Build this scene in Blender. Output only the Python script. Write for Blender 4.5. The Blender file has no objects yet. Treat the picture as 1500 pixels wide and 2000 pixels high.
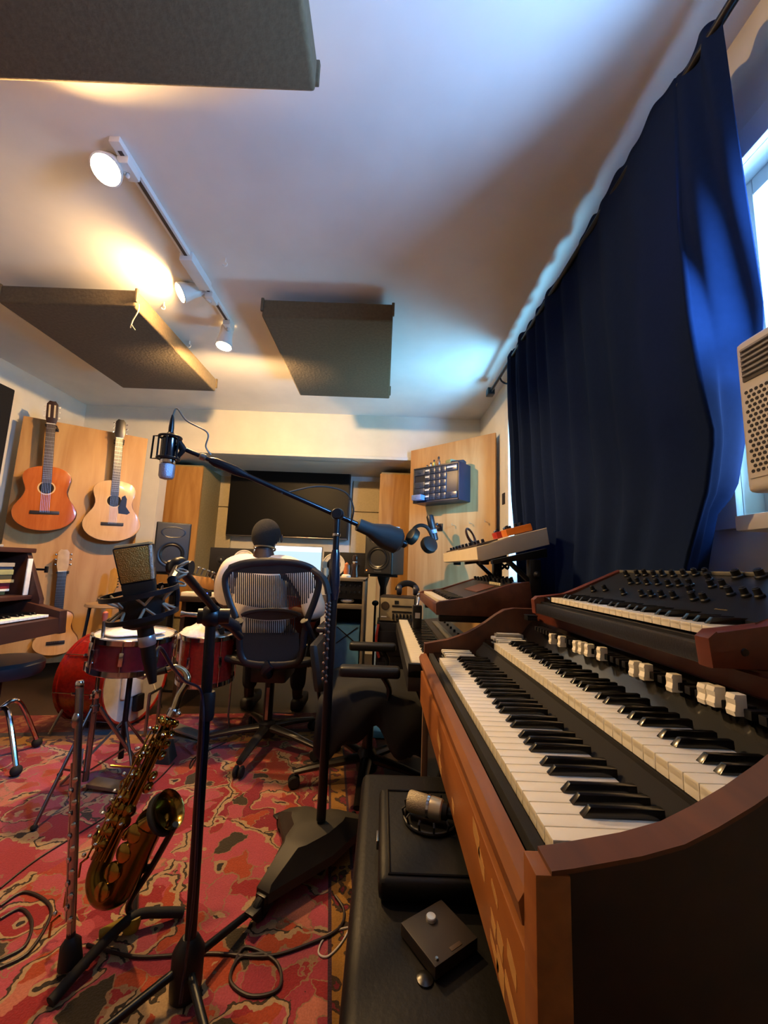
import bpy, bmesh, math, random
from mathutils import Vector as V, Matrix as MX
rnd = random.Random(11)
sc = bpy.context.scene
COL = sc.collection
PI = math.pi

# ------------------------------------------------------------------ camera, world, exposure
FPX, CX, CY = 770.0, 750.0, 1000.0
CAM = V((0, 0, 1.03))
d_ = V(((747-CX)/FPX, -(1106-CY)/FPX, -1)).normalized()
x_ = V((1, -.038, 0)); x_ = (x_ - d_*x_.dot(d_)).normalized()
u_ = x_.cross(d_)
ROT = MX((x_, d_, u_))
cam = bpy.data.cameras.new('camera'); camo = bpy.data.objects.new('camera', cam); COL.objects.link(camo)
cam.sensor_fit = 'VERTICAL'; cam.sensor_height = 36; cam.sensor_width = 27; cam.lens = FPX*36/2000
cam.clip_start = .02
camo.matrix_world = MX.Translation(CAM) @ ROT.to_4x4()
sc.camera = camo
sc.view_settings.view_transform = 'Standard'; sc.view_settings.look = 'None'
sc.view_settings.exposure = 0.95; sc.view_settings.gamma = 1; sc.view_settings.use_curve_mapping = False
w = bpy.data.worlds.new('world'); sc.world = w; w.use_nodes = True
w.node_tree.nodes['Background'].inputs[0].default_value = (.10, .42, 1, 1)
w.node_tree.nodes['Background'].inputs[1].default_value = .55
LAMP = (1.0, .60, .24)          # the warm track bulbs
LAMP_W = (46, 30, 108)           # the three heads, front to rear
def area(name, loc, rot, sx, sy, watts, col):
    l = bpy.data.lights.new(name, 'AREA'); l.shape = 'RECTANGLE'; l.size = sx; l.size_y = sy; l.energy = watts; l.color = col
    o = bpy.data.objects.new(name, l); COL.objects.link(o); o.location = loc; o.rotation_euler = rot
SKY = (.27, .53, 1.0)
area('daylight_near_window', (1.90, .18, 1.34), (0, PI/2, math.radians(8)), 1.7, 1.6, 320, SKY)
area('sky_above_near_window', (2.15, -.25, 2.45), V((1.30, -1.2, .72)).to_track_quat('Z', 'Y').to_euler(), .9, .9, 330, (.12, .43, 1.0))
area('daylight_far_window', (1.55, 2.25, .76), (0, PI*.72, 0), 1.0, 1.5, 130, (.20, .62, .95))

def ray(px, py): return ROT @ V(((px-CX)/FPX, -(py-CY)/FPX, -1))
def at(px, py, y): r = ray(px, py); return CAM + r*(y/r.y)
def atz(px, py, z): r = ray(px, py); return CAM + r*((z-CAM.z)/r.z)
def atx(px, py, x): r = ray(px, py); return CAM + r*(x/r.x)
def onp(px, py, p0, n): r = ray(px, py); return CAM + r*((V(p0)-CAM).dot(n)/r.dot(n))

# ------------------------------------------------------------------ materials
def lin(h):
    if not isinstance(h, str): return tuple(h)[:3]
    h = h.lstrip('#'); o = []
    for i in (0, 2, 4):
        c = int(h[i:i+2], 16)/255; o.append(c/12.92 if c <= .04045 else ((c+.055)/1.055)**2.4)
    return tuple(o)
MATS = {}
def nodes(name):
    m = bpy.data.materials.new(name); m.use_nodes = True; nt = m.node_tree
    return m, nt, nt.nodes['Principled BSDF'], nt.nodes, nt.links
def mat(name, c, rough=.5, metal=0, var=.12, scale=18, bump=0, coat=0, emit=0, stretch=None, spec=.5, sheen=0):
    if name in MATS: return MATS[name]
    m, nt, b, N, L = nodes(name); c = lin(c)
    tc = N.new('ShaderNodeTexCoord'); mp = N.new('ShaderNodeMapping'); L.new(tc.outputs['Object'], mp.inputs[0])
    if stretch: mp.inputs['Scale'].default_value = stretch
    nz = N.new('ShaderNodeTexNoise'); nz.inputs['Scale'].default_value = scale; nz.inputs['Detail'].default_value = 4
    L.new(mp.outputs[0], nz.inputs[0])
    cr = N.new('ShaderNodeValToRGB'); e = cr.color_ramp.elements
    e[0].position = .3; e[1].position = .7
    e[0].color = (*[x*(1-var) for x in c], 1); e[1].color = (*[min(1, x*(1+var)) for x in c], 1)
    L.new(nz.outputs[0], cr.inputs[0]); L.new(cr.outputs[0], b.inputs['Base Color'])
    b.inputs['Roughness'].default_value = rough; b.inputs['Metallic'].default_value = metal
    b.inputs['Specular IOR Level'].default_value = spec
    if coat: b.inputs['Coat Weight'].default_value = coat; b.inputs['Coat Roughness'].default_value = .08
    if sheen: b.inputs['Sheen Weight'].default_value = sheen
    if emit: b.inputs['Emission Color'].default_value = (*c, 1); b.inputs['Emission Strength'].default_value = emit
    if bump:
        bp = N.new('ShaderNodeBump'); bp.inputs['Strength'].default_value = bump; bp.inputs['Distance'].default_value = .004
        L.new(nz.outputs[0], bp.inputs['Height']); L.new(bp.outputs[0], b.inputs['Normal'])
    MATS[name] = m; return m
def wood(name, c1, c2, rough=.4, scale=3.0, axis='Z', coat=0, dist=3):
    if name in MATS: return MATS[name]
    m, nt, b, N, L = nodes(name)
    tc = N.new('ShaderNodeTexCoord'); mp = N.new('ShaderNodeMapping'); L.new(tc.outputs['Object'], mp.inputs[0])
    s = {'X': (.12, 1, 1), 'Y': (1, .12, 1), 'Z': (1, 1, .12)}[axis]; mp.inputs['Scale'].default_value = s
    n1 = N.new('ShaderNodeTexNoise'); n1.inputs['Scale'].default_value = scale*6; n1.inputs['Detail'].default_value = 6; n1.inputs['Distortion'].default_value = 1.2
    n2 = N.new('ShaderNodeTexNoise'); n2.inputs['Scale'].default_value = scale; n2.inputs['Detail'].default_value = 3; n2.inputs['Distortion'].default_value = dist
    L.new(mp.outputs[0], n1.inputs[0]); L.new(mp.outputs[0], n2.inputs[0])
    ma = N.new('ShaderNodeMath'); ma.operation = 'ADD'; L.new(n1.outputs[0], ma.inputs[0]); L.new(n2.outputs[0], ma.inputs[1])
    hf = N.new('ShaderNodeMath'); hf.operation = 'MULTIPLY'; hf.inputs[1].default_value = .5; L.new(ma.outputs[0], hf.inputs[0])
    cr = N.new('ShaderNodeValToRGB'); e = cr.color_ramp.elements; e[0].position = .36; e[1].position = .64
    e[0].color = (*lin(c1), 1); e[1].color = (*lin(c2), 1)
    L.new(hf.outputs[0], cr.inputs[0]); L.new(cr.outputs[0], b.inputs['Base Color'])
    b.inputs['Roughness'].default_value = rough
    if coat: b.inputs['Coat Weight'].default_value = coat; b.inputs['Coat Roughness'].default_value = .1
    MATS[name] = m; return m
def glow(name, c, s):
    if name in MATS: return MATS[name]
    m, nt, b, N, L = nodes(name); c = lin(c)
    b.inputs['Base Color'].default_value = (*c, 1); b.inputs['Emission Color'].default_value = (*c, 1); b.inputs['Emission Strength'].default_value = s
    MATS[name] = m; return m

# ------------------------------------------------------------------ mesh builder
def frame(origin, xax=(1, 0, 0), zax=(0, 0, 1)):
    z = V(zax).normalized(); x = V(xax); x = (x - z*x.dot(z)).normalized(); y = z.cross(x)
    m = MX((x, y, z)).transposed().to_4x4(); m.translation = V(origin); return m
def rz(a): return MX.Rotation(a, 4, 'Z')
class MB:
    def __init__(s): s.bm = bmesh.new()
    def _bev(s, vs, b, seg=2):
        es = list({e for v in vs for e in v.link_edges})
        bmesh.ops.bevel(s.bm, geom=es, offset=b, segments=seg, affect='EDGES', profile=.6)
    def box(s, x0, x1, y0, y1, z0, z1, bev=0, F=None, seg=2):
        x0, x1 = sorted((x0, x1)); y0, y1 = sorted((y0, y1)); z0, z1 = sorted((z0, z1))
        c = [V((x, y, z)) for z in (z0, z1) for y in (y0, y1) for x in (x0, x1)]
        if F is not None: c = [F @ p for p in c]
        v = [s.bm.verts.new(p) for p in c]
        for f in ((0, 2, 3, 1), (4, 5, 7, 6), (0, 1, 5, 4), (2, 6, 7, 3), (0, 4, 6, 2), (1, 3, 7, 5)): s.bm.faces.new([v[i] for i in f])
        if bev: s._bev(v, bev, seg)
        return s
    def hexa(s, pts, bev=0):
        v = [s.bm.verts.new(V(p)) for p in pts]
        for f in ((0, 2, 3, 1), (4, 5, 7, 6), (0, 1, 5, 4), (2, 6, 7, 3), (0, 4, 6, 2), (1, 3, 7, 5)): s.bm.faces.new([v[i] for i in f])
        if bev: s._bev(v, bev)
        return s
    def prism(s, poly, F, d, bev=0):
        # poly: (a, b) pairs in F's local x, y; extruded by d along local z
        a = [s.bm.verts.new(F @ V((p[0], p[1], 0))) for p in poly]; b = [s.bm.verts.new(F @ V((p[0], p[1], d))) for p in poly]
        n = len(a); s.bm.faces.new(a[::-1]); s.bm.faces.new(b)
        for i in range(n): s.bm.faces.new((a[i], a[(i+1) % n], b[(i+1) % n], b[i]))
        if bev:
            es = [e for e in {e for v in a+b for e in v.link_edges} if not (e.verts[0] in a) ^ (e.verts[1] in a)]
            bmesh.ops.bevel(s.bm, geom=es, offset=bev, segments=2, affect='EDGES', profile=.6)
        return s
    def ring_strip(s, rings, closed_u=True, caps=True, loop=False):
        R = [[s.bm.verts.new(p) for p in r] for r in rings]; n = len(R[0]); m = len(R)
        for i in range(m if loop else m-1):
            A, B = R[i], R[(i+1) % m]
            for j in range(n if closed_u else n-1): s.bm.faces.new((A[j], A[(j+1) % n], B[(j+1) % n], B[j]))
        if caps and not loop and closed_u:
            s.bm.faces.new(R[0][::-1]); s.bm.faces.new(R[-1])
        return s
    def tube(s, pts, r, n=8, closed=False, flat=1.0, up=None, caps=True):
        pts = [V(p) for p in pts]; m = len(pts); rs = r if isinstance(r, (list, tuple)) else [r]*m
        T = []
        for i in range(m):
            a = pts[(i-1) % m] if (closed or i) else pts[i]; b = pts[(i+1) % m] if (closed or i < m-1) else pts[i]
            T.append((b-a).normalized())
        nn = V(up) if up is not None else (V((0, 0, 1)) if abs(T[0].z) < .9 else V((1, 0, 0)))
        rings = []
        for i in range(m):
            if up is not None: nn = V(up)
            nn = (nn - T[i]*nn.dot(T[i])).normalized(); bb = T[i].cross(nn)
            rings.append([pts[i] + (nn*math.cos(2*PI*k/n)*flat + bb*math.sin(2*PI*k/n))*rs[i] for k in range(n)])
        return s.ring_strip(rings, True, caps, closed)
    def cyl(s, a, b, r, r1=None, n=16): return s.tube([a, b], [r, r if r1 is None else r1], n)
    def lathe(s, prof, o, ax=(0, 0, 1), n=24, caps=True, sx=1.0, xax=None):
        z = V(ax).normalized(); x = V(xax) if xax is not None else (V((1, 0, 0)) if abs(z.x) < .9 else V((0, 1, 0)))
        F = frame(o, x, z)
        rings = [[F @ V((max(r, 1e-4)*math.cos(2*PI*k/n)*sx, max(r, 1e-4)*math.sin(2*PI*k/n), h)) for k in range(n)] for r, h in prof]
        return s.ring_strip(rings, True, caps)
    def ball(s, c, r, n=12, sc_=(1, 1, 1), F=None):
        mm = MX.Translation(V(c)) @ (F.to_3x3().to_4x4() if F is not None else MX.Identity(4)) @ MX.Diagonal((r*sc_[0], r*sc_[1], r*sc_[2], 1))
        bmesh.ops.create_uvsphere(s.bm, u_segments=n, v_segments=max(6, n*2//3), radius=1, matrix=mm); return s
    def torus(s, c, ax, R, r, n=28, k=8, sx=1.0, xax=None):
        z = V(ax).normalized(); F = frame(c, xax if xax is not None else ((1, 0, 0) if abs(z.x) < .9 else (0, 1, 0)), z)
        return s.tube([F @ V((R*sx*math.cos(2*PI*i/n), R*math.sin(2*PI*i/n), 0)) for i in range(n)], r, k, closed=True)
    def grid(s, f, nu, nv):
        R = [[s.bm.verts.new(V(f(i/nu, j/nv))) for i in range(nu+1)] for j in range(nv+1)]
        for j in range(nv):
            for i in range(nu): s.bm.faces.new((R[j][i], R[j][i+1], R[j+1][i+1], R[j+1][i]))
        return s
    def xf(s, F): s.bm.transform(F); return s
ROOTM = {}
GK = 1.0; GSM = MX.Identity(4)
def scale_from_eye(k):
    # the photo fixes directions, not distances: coordinates below are written for one distance and moved out by k
    global GK, GSM
    GK = k; GSM = MX.Translation(CAM) @ MX.Diagonal((k, k, k, 1)) @ MX.Translation(-CAM)
def floor_z(): return 1.03-1.03/GK
def setp(o, label, cat, group=None, kind=None):
    if label: o['label'] = label
    if cat: o['category'] = cat
    if group: o['group'] = group
    if kind: o['kind'] = kind
    return o
def thing(name, label, cat, loc=(0, 0, 0), group=None):
    o = bpy.data.objects.new(name, None); COL.objects.link(o); o.empty_display_size = .05
    loc = GSM @ V(loc); o.location = loc; ROOTM[o] = MX.Translation(loc); return setp(o, label, cat, group)
def P(name, mb, m, parent=None, sharp=35, label=None, smooth=True, mods=None, loc=None):
    M = ROOTM[parent] if parent is not None else MX.Translation(GSM @ V(loc) if loc is not None else V((0, 0, 0)))
    if GK != 1: mb.bm.transform(GSM)
    mb.bm.transform(M.inverted()); bmesh.ops.recalc_face_normals(mb.bm, faces=mb.bm.faces[:])
    me = bpy.data.meshes.new(name); mb.bm.to_mesh(me); mb.bm.free(); me.materials.append(m)
    if smooth:
        for p in me.polygons: p.use_smooth = True
        me.set_sharp_from_angle(angle=math.radians(sharp))
    o = bpy.data.objects.new(name, me); COL.objects.link(o)
    if parent is not None: o.parent = parent
    else: o.location = M.translation
    ROOTM[o] = M
    if label: o['label'] = label
    return o
def S(name, mb, m, **k):
    o = P(name, mb, m, **k); o['kind'] = 'structure'; return o
def one(name, mb, m, label, cat, loc, group=None, **k):
    return setp(P(name, mb, m, loc=loc, **k), label, cat, group)
def cp(o, off, parent=None):
    c = o.copy(); COL.objects.link(c)
    if parent is not None: c.parent = parent
    c.location = o.location + V(off)*GK; ROOTM[c] = MX.Translation(V(off)*GK) @ ROOTM[o]; return c
def curve(pts, n=6):
    # Catmull-Rom through the points
    pts = [V(p) for p in pts]; o = []
    for i in range(len(pts)-1):
        a, b, c, d = pts[max(i-1, 0)], pts[i], pts[i+1], pts[min(i+2, len(pts)-1)]
        for k in range(n):
            t = k/n; o.append(.5*((2*b) + (c-a)*t + (2*a-5*b+4*c-d)*t*t + (3*b-a-3*c+d)*t**3))
    o.append(pts[-1]); return o

# shared materials
black = mat('black_plastic', '#0f0f12', .45, spec=.35); blackm = mat('black_metal', '#0d0d10', .35, .3); rubber = mat('rubber', '#0e0d0d', .8)
chrome = mat('chrome', '#c8c8cc', .12, 1, .05); steel = mat('brushed_steel', '#8c8a88', .3, 1, .1); white = mat('white_plastic', '#e6e2da', .4, var=.04)
ivory = mat('ivory_key', '#eae4d4', .25, var=.04, coat=.3); ebony = mat('ebony_key', '#0c0c0e', .22, var=.1, coat=.3)
# ------------------------------------------------------------------ the room
XL, XR, YB, ZC = -2.78, .85, 3.475, 2.4
plaster = mat('wall_paint', '#dad5c8', .75, var=.05, scale=5, bump=.08)
ceilm = mat('ceiling_paint', '#e4e1de', .8, var=.04, scale=4, bump=.06)
trimp = mat('trim_paint', '#d6d2c8', .5, var=.04)
floorm = wood('dark_floor_boards', '#1c1109', '#2d1b0e', .5, 3, 'Y')
S('floor', MB().box(-3.5, 1.3, -2.3, 5.3, -.08, 0), floorm)
scale_from_eye(1.15)
S('ceiling', MB().box(XL-.1, XR+.1, -1.8, 4.4, ZC, ZC+.1), ceilm)
S('wall_left', MB().box(XL-.1, XL, -1.8, 4.4, 0, ZC), plaster)
S('wall_front', MB().box(XL, XR, -1.8, -1.7, 0, ZC), plaster)
# right wall with two window openings
W1 = (1.45, 2.62, .95, 2.07); W2 = (.20, .92, 1.17, 2.04)
mb = MB()
def wr(y0, y1, z0, z1): mb.box(XR, XR+.12, y0, y1, z0, z1)
wr(-1.7, W2[0], 0, ZC); wr(W2[0], W2[1], 0, W2[2]); wr(W2[0], W2[1], W2[3], ZC); wr(W2[1], W1[0], 0, ZC)
wr(W1[0], W1[1], 0, W1[2]); wr(W1[0], W1[1], W1[3], ZC); wr(W1[1], 4.3, 0, ZC)
S('wall_right', mb, plaster)
# back wall: side pieces, the soffit over the alcove, and the alcove behind
AX0, AX1, AZ = -2.03, .30, 1.985
mb = MB(); mb.box(XL, AX0, YB, YB+.12, 0, ZC); mb.box(AX1, XR, YB, YB+.12, 0, ZC); mb.box(AX0, AX1, YB, YB+.13, AZ, ZC); mb.box(AX0-.3, AX1+.3, YB+.12, 4.3, AZ, ZC)
S('wall_back', mb, plaster)
mb = MB(); mb.box(AX0-.3, AX1+.3, 4.2, 4.3, 0, AZ)
S('wall_alcove', mb, plaster)
mb = MB(); mb.box(AX0-.3, AX0-.2, YB+.12, 4.2, 0, AZ); mb.box(AX1+.2, AX1+.3, YB+.12, 4.2, 0, AZ)
S('wall_alcove_sides', mb, plaster)
S('trim_1', MB().box(AX0, AX1, YB-.012, YB, AZ-.0, AZ+.03, .003), trimp)
FZ = floor_z()
S('baseboard_left', MB().box(XL, XL+.015, -1.7, YB, FZ, FZ+.1, .003), trimp)
S('baseboard_right', MB().box(XR-.015, XR, -1.7, YB, FZ, FZ+.1, .003), trimp)
# windows
gl, nt, b, N, L = nodes('window_glass')
tr = N.new('ShaderNodeBsdfTransparent'); gs = N.new('ShaderNodeBsdfGlossy'); gs.inputs['Roughness'].default_value = .02
mx = N.new('ShaderNodeMixShader'); mx.inputs[0].default_value = .06
L.new(tr.outputs[0], mx.inputs[1]); L.new(gs.outputs[0], mx.inputs[2]); L.new(mx.outputs[0], N['Material Output'].inputs[0])
for i, W in enumerate((W1, W2), 1):
    y0, y1, z0, z1 = W
    mb = MB(); t = .045
    for a in ((y0, y0+t, z0, z1), (y1-t, y1, z0, z1), (y0+t, y1-t, z0, z0+t), (y0+t, y1-t, z1-t, z1), (y0+t, y1-t, (z0+z1)/2-.02, (z0+z1)/2+.02)):
        mb.box(XR+.05, XR+.09, *a, bev=.004)
    wf = S('window_%d' % i, mb, trimp)
    P('pane', MB().box(XR+.068, XR+.072, y0+t, y1-t, z0+t, z1-t), gl, wf)
    mb = MB(); c = .075        # casing on the room side
    for a in ((y0-c, y0, z0-.02, z1+c), (y1, y1+c, z0-.02, z1+c), (y0, y1, z1, z1+c)): mb.box(XR-.018, XR, *a, bev=.004)
    P('casing', mb, trimp, wf)
    P('window_sill', MB().box(XR-.075, XR+.05, y0-.09, y1+.09 if i == 1 else .865, z0-.035, z0, bev=.006), trimp, wf)

# ------------------------------------------------------------------ rug
scale_from_eye(1)
m, nt, b, N, L = nodes('patterned_rug')
def nd(t, **k):
    n = N.new('ShaderNode'+t)
    for a, v in k.items(): setattr(n, a, v)
    return n
def mth(op, a, b_=None):
    n = nd('Math', operation=op)
    for i, q in enumerate((a, b_)):
        if q is None: continue
        if isinstance(q, (int, float)): n.inputs[i].default_value = q
        else: L.new(q, n.inputs[i])
    return n.outputs[0]
def mixc(f, a, b_):
    n = nd('Mix', data_type='RGBA')
    if isinstance(f, (int, float)): n.inputs[0].default_value = f
    else: L.new(f, n.inputs[0])
    for i, q in ((6, a), (7, b_)):
        if isinstance(q, str): n.inputs[i].default_value = (*lin(q), 1)
        else: L.new(q, n.inputs[i])
    return n.outputs[2]
tc = nd('TexCoord'); wz = nd('TexNoise'); wz.inputs['Scale'].default_value = 5; wz.inputs['Detail'].default_value = 2
L.new(tc.outputs['Object'], wz.inputs[0])
vm = nd('VectorMath', operation='MULTIPLY_ADD'); L.new(wz.outputs['Color'], vm.inputs[0]); vm.inputs[1].default_value = (.2, .2, 0); vm0 = nd('VectorMath', operation='MULTIPLY_ADD'); wz0 = nd('TexNoise'); wz0.inputs['Scale'].default_value = 16; wz0.inputs['Detail'].default_value = 3; L.new(tc.outputs['Object'], wz0.inputs[0]); L.new(wz0.outputs['Color'], vm0.inputs[0]); vm0.inputs[1].default_value = (.10, .10, 0); L.new(tc.outputs['Object'], vm0.inputs[2]); L.new(vm0.outputs[0], vm.inputs[2])
def vor(scale, feat='F1', sm=None):
    n = nd('TexVoronoi', feature=feat, voronoi_dimensions='2D'); n.inputs['Scale'].default_value = scale; L.new(vm.outputs[0], n.inputs['Vector']); return n
va = vor(3.3); ve = vor(3.3, 'DISTANCE_TO_EDGE'); vb = vor(13); vbe = vor(13, 'DISTANCE_TO_EDGE')
def ramp(inp, stops, const=True):
    n = nd('ValToRGB'); r = n.color_ramp; r.interpolation = 'CONSTANT' if const else 'LINEAR'
    while len(r.elements) < len(stops): r.elements.new(.5)
    for e, (p, c) in zip(r.elements, stops): e.position = p; e.color = (*lin(c), 1)
    L.new(inp, n.inputs[0]); return n.outputs[0]
sep = nd('SeparateColor'); L.new(va.outputs['Color'], sep.inputs[0])
sepb = nd('SeparateColor'); L.new(vb.outputs['Color'], sepb.inputs[0])
c0 = ramp(sep.outputs[0], [(0, '#8e3540'), (.3, '#84262c'), (.55, '#a04652'), (.75, '#93392a'), (.88, '#7c2430')])
c1 = ramp(sepb.outputs[1], [(0, '#9c4650'), (.3, '#84282c'), (.55, '#954028'), (.78, '#a86656'), (.92, '#3a3226')])
big = mth('GREATER_THAN', sepb.outputs[0], .58)
c = mixc(big, c0, c1)
c = mixc(mth('MULTIPLY', mth('LESS_THAN', vbe.outputs[0], .045), big), c, '#86684f')
# medallions at cell centres
d = va.outputs['Distance']
md_ = mth('GREATER_THAN', sep.outputs[1], .3)
c = mixc(mth('MULTIPLY', mth('LESS_THAN', d, .30), md_), c, '#3a2c22'); c = mixc(mth('MULTIPLY', mth('LESS_THAN', d, .28), md_), c, '#9d8364')
c = mixc(mth('MULTIPLY', mth('LESS_THAN', d, .24), md_), c, c1); c = mixc(mth('LESS_THAN', d, .085), c, '#977d60'); c = mixc(mth('LESS_THAN', d, .04), c, '#2e2620')
# vines along the cell borders
e = ve.outputs[0]
nz2 = nd('TexNoise'); nz2.inputs['Scale'].default_value = 7; L.new(tc.outputs['Object'], nz2.inputs[0])
on = mth('GREATER_THAN', nz2.outputs[0], .47)
c = mixc(mth('MULTIPLY', mth('LESS_THAN', e, .060), on), c, '#9d8364'); c = mixc(mth('MULTIPLY', mth('LESS_THAN', e, .012), on), c, '#352c22')
# borders along the right and the far side
sx = nd('SeparateXYZ'); L.new(tc.outputs['Object'], sx.inputs[0])
def band(s, lo, hi): return mth('MULTIPLY', mth('GREATER_THAN', s, lo), mth('LESS_THAN', s, hi))
wv = nd('TexChecker'); wv.inputs['Scale'].default_value = 22; L.new(vm.outputs[0], wv.inputs[0])
wn = nd('TexVoronoi', voronoi_dimensions='2D'); wn.inputs['Scale'].default_value = 17; L.new(vm.outputs[0], wn.inputs['Vector'])
gold = mixc(mth('LESS_THAN', wn.outputs['Distance'], .33), '#8e652c', '#3b2b1c')
gold = mixc(mth('LESS_THAN', wn.outputs['Distance'], .16), gold, '#6c1e28')
edge = mixc(mth('LESS_THAN', wn.outputs['Distance'], .3), '#6c1c24', '#84503a')
X_, Y_ = sx.outputs[0], sx.outputs[1]
c = mixc(mth('GREATER_THAN', Y_, 1.16), c, gold); c = mixc(mth('GREATER_THAN', Y_, 1.28), c, '#33303c'); c = mixc(mth('GREATER_THAN', Y_, 1.33), c, edge)
c = mixc(mth('GREATER_THAN', X_, .985), c, '#3a2430'); c = mixc(mth('GREATER_THAN', X_, .995), c, gold); c = mixc(mth('GREATER_THAN', X_, 1.06), c, '#3a2430'); c = mixc(mth('GREATER_THAN', X_, 1.07), c, edge)
fz = nd('TexNoise'); fz.inputs['Scale'].default_value = 220; L.new(tc.outputs['Object'], fz.inputs[0])
hs = nd('HueSaturation'); L.new(c, hs.inputs['Color']); L.new(mth('ADD', mth('MULTIPLY', fz.outputs[0], .5), .60), hs.inputs['Value'])
L.new(hs.outputs[0], b.inputs['Base Color']); b.inputs['Roughness'].default_value = .95; b.inputs['Sheen Weight'].default_value = .15; b.inputs['Specular IOR Level'].default_value = .1
bp = nd('Bump'); bp.inputs['Strength'].default_value = .5; bp.inputs['Distance'].default_value = .004; L.new(fz.outputs[0], bp.inputs['Height']); L.new(bp.outputs[0], b.inputs['Normal'])
rug = one('rug', MB().box(-2.40, .16, -.5, 2.80, 0, .008, .003), m, 'red and pink patterned oriental rug covering the studio floor', 'rug', (-1.1, 1.2, 0))
rug.rotation_euler.z = math.radians(7.5)
RZ = .008

scale_from_eye(1.15)
# ------------------------------------------------------------------ plywood panels, acoustic clouds, alcove
ply = wood('birch_plywood', '#a87842', '#c39a62', .5, 1.6, 'Z', dist=5)
ply2 = wood('golden_plywood', '#9c6a30', '#b98a4a', .5, 2.2, 'Z', dist=7)
def panel(a, b_, z0, z1, th, label):
    a = V((*a, 0)); b_ = V((*b_, 0)); u = (b_-a).normalized(); n = V((u.y, -u.x, 0))
    F = frame((a.x, a.y, 0), u, (0, 0, 1)); Lg = (b_-a).length
    t = thing('plywood_panel', label, 'panel', (a+b_)/2)
    P('face_board', MB().box(0, Lg, 0, .018, z0, z1, .002, F), ply, t)
    P('backing_frame', MB().box(.02, Lg-.02, .018, th, z0+.02, z1-.02, 0, F), mat('panel_core', '#4a3018', .7), t)
    for x in (.06, Lg-.1): P('foot', MB().box(x, x+.04, .02, th-.01, FZ, z0+.02, .002, F), mat('panel_core', '#4a3018', .7), t)
    return a, u, n
PA, PU, PN = panel((-2.66, 2.765), (-2.015, 3.215), .25, 2.02, .07, 'plywood panel with guitars hung on it across the left corner')
QA, QU, QN = panel((.216, 3.41), (.812, 2.86), .15, 2.06, .06, 'plywood panel across the right corner carrying the drawer cabinet')
khaki = mat('khaki_fabric', '#655640', .95, var=.12, scale=60, bump=.5, sheen=.1, spec=.1)
def cloud(x0, x1, y0, y1, zb, th, label, hooks, tz=0):
    t = thing('acoustic_ceiling_panel', label, 'acoustic panel', ((x0+x1)/2, (y0+y1)/2, zb), 'acoustic panels hung under the ceiling')
    mb = MB(); mb.box(x0, x1, y0, y1, zb, zb+th, .012, seg=3); P('fabric_panel', mb, khaki, t)
    for hx, hy in hooks: P('hanger_wire', MB().cyl((hx, hy, zb+th-.01), (hx, hy, ZC), .0025, n=6), steel, t)
    for (cx, cy) in ((x0, y0), (x1, y0), (x0, y1), (x1, y1)):
        P('corner_fold', MB().box(cx-.007, cx+.007, cy-.007, cy+.007, zb+th*.3, zb+th+.003, .003), khaki, t)
    return t
hk = lambda x0, x1, y0, y1: [(x, y) for x in (x0+.08, x1-.08) for y in (y0+.1, y1-.1)]
CZ = 2.235
def cl(x0, x1, y0, y1, zb, label): return cloud(x0, x1, y0, y1, zb, .095, label, hk(x0, x1, y0, y1))
cl(-1.15, -.222, .18, .875, 2.25, 'khaki fabric ceiling panel nearest the camera, above the front light')
c2 = cl(-1.95, -1.27, 1.795, 2.745, 2.25, 'khaki fabric ceiling panel left of the track light with a loose thread')
cl(-.655, .005, 1.83, 2.76, 2.25, 'khaki fabric ceiling panel right of the track light, toward the curtain')
mb = MB(); q = V((-1.255, 1.80, 2.25)); mb.tube(curve([q+V((0, 0, .02)), q+V((.015, -.02, -.03)), q+V((-.005, -.02, -.08)), q+V((-.012, -.02, -.12))]), .003, 6)
mb.tube([q+V((-.008, -.02, -.105)), q+V((.012, -.02, -.13))], .0025, 6)
P('loose_thread', mb, mat('thread', '#c8b48a', .9), c2)

# black panel on the left wall
bp_ = mat('black_acoustic_fabric', '#121013', .95, scale=70, bump=.3)
t = thing('wall_acoustic_panel', 'black fabric acoustic panel on the left wall beside the guitars', 'acoustic panel', (-2.74, 2.2, 1.5))
P('fabric_panel', MB().box(XL, XL+.06, 1.6, 2.735, 1.08, 2.2, .01), bp_, t)

# boards on the alcove's back wall, splayed wood absorbers at its sides
cream = mat('cream_fabric_board', '#c3b493', .9, var=.05, scale=50, bump=.2)
for lab, x0, x1 in (('cream fabric wall board left of the television', -1.86, -1.62), ('cream fabric wall board right of the television', -.345, -.06)):
    for nm, z0, z1 in (('upper', 1.60, 1.93), ('lower', 1.16, 1.59)):
        one('wall_board', MB().box(x0, x1, 4.17, 4.2, z0, z1, .004), cream, nm+' '+lab, 'wall board', ((x0+x1)/2, 4.18, z0), 'cream boards beside the television')
for lab, x0, x1, s in (('golden plywood absorber box in the alcove behind the left monitor', -2.2, -1.765, 1), ('golden plywood absorber box in the alcove behind the right monitor', -.055, .3, -1)):
    t = thing('absorber_box', lab, 'acoustic panel', ((x0+x1)/2, 3.9, 0))
    P('wood_face', MB().box(x0, x1, 3.72, 3.74, .5, 1.915, .003), ply2, t)
    P('box_body', MB().box(x0+.01, x1-.01, 3.74, 4.19, 0, 1.935, .005), mat('shaded_olive', '#8f815c', .9, scale=50), t)  # olive is the beige alcove side with its shade put into the colour

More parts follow.
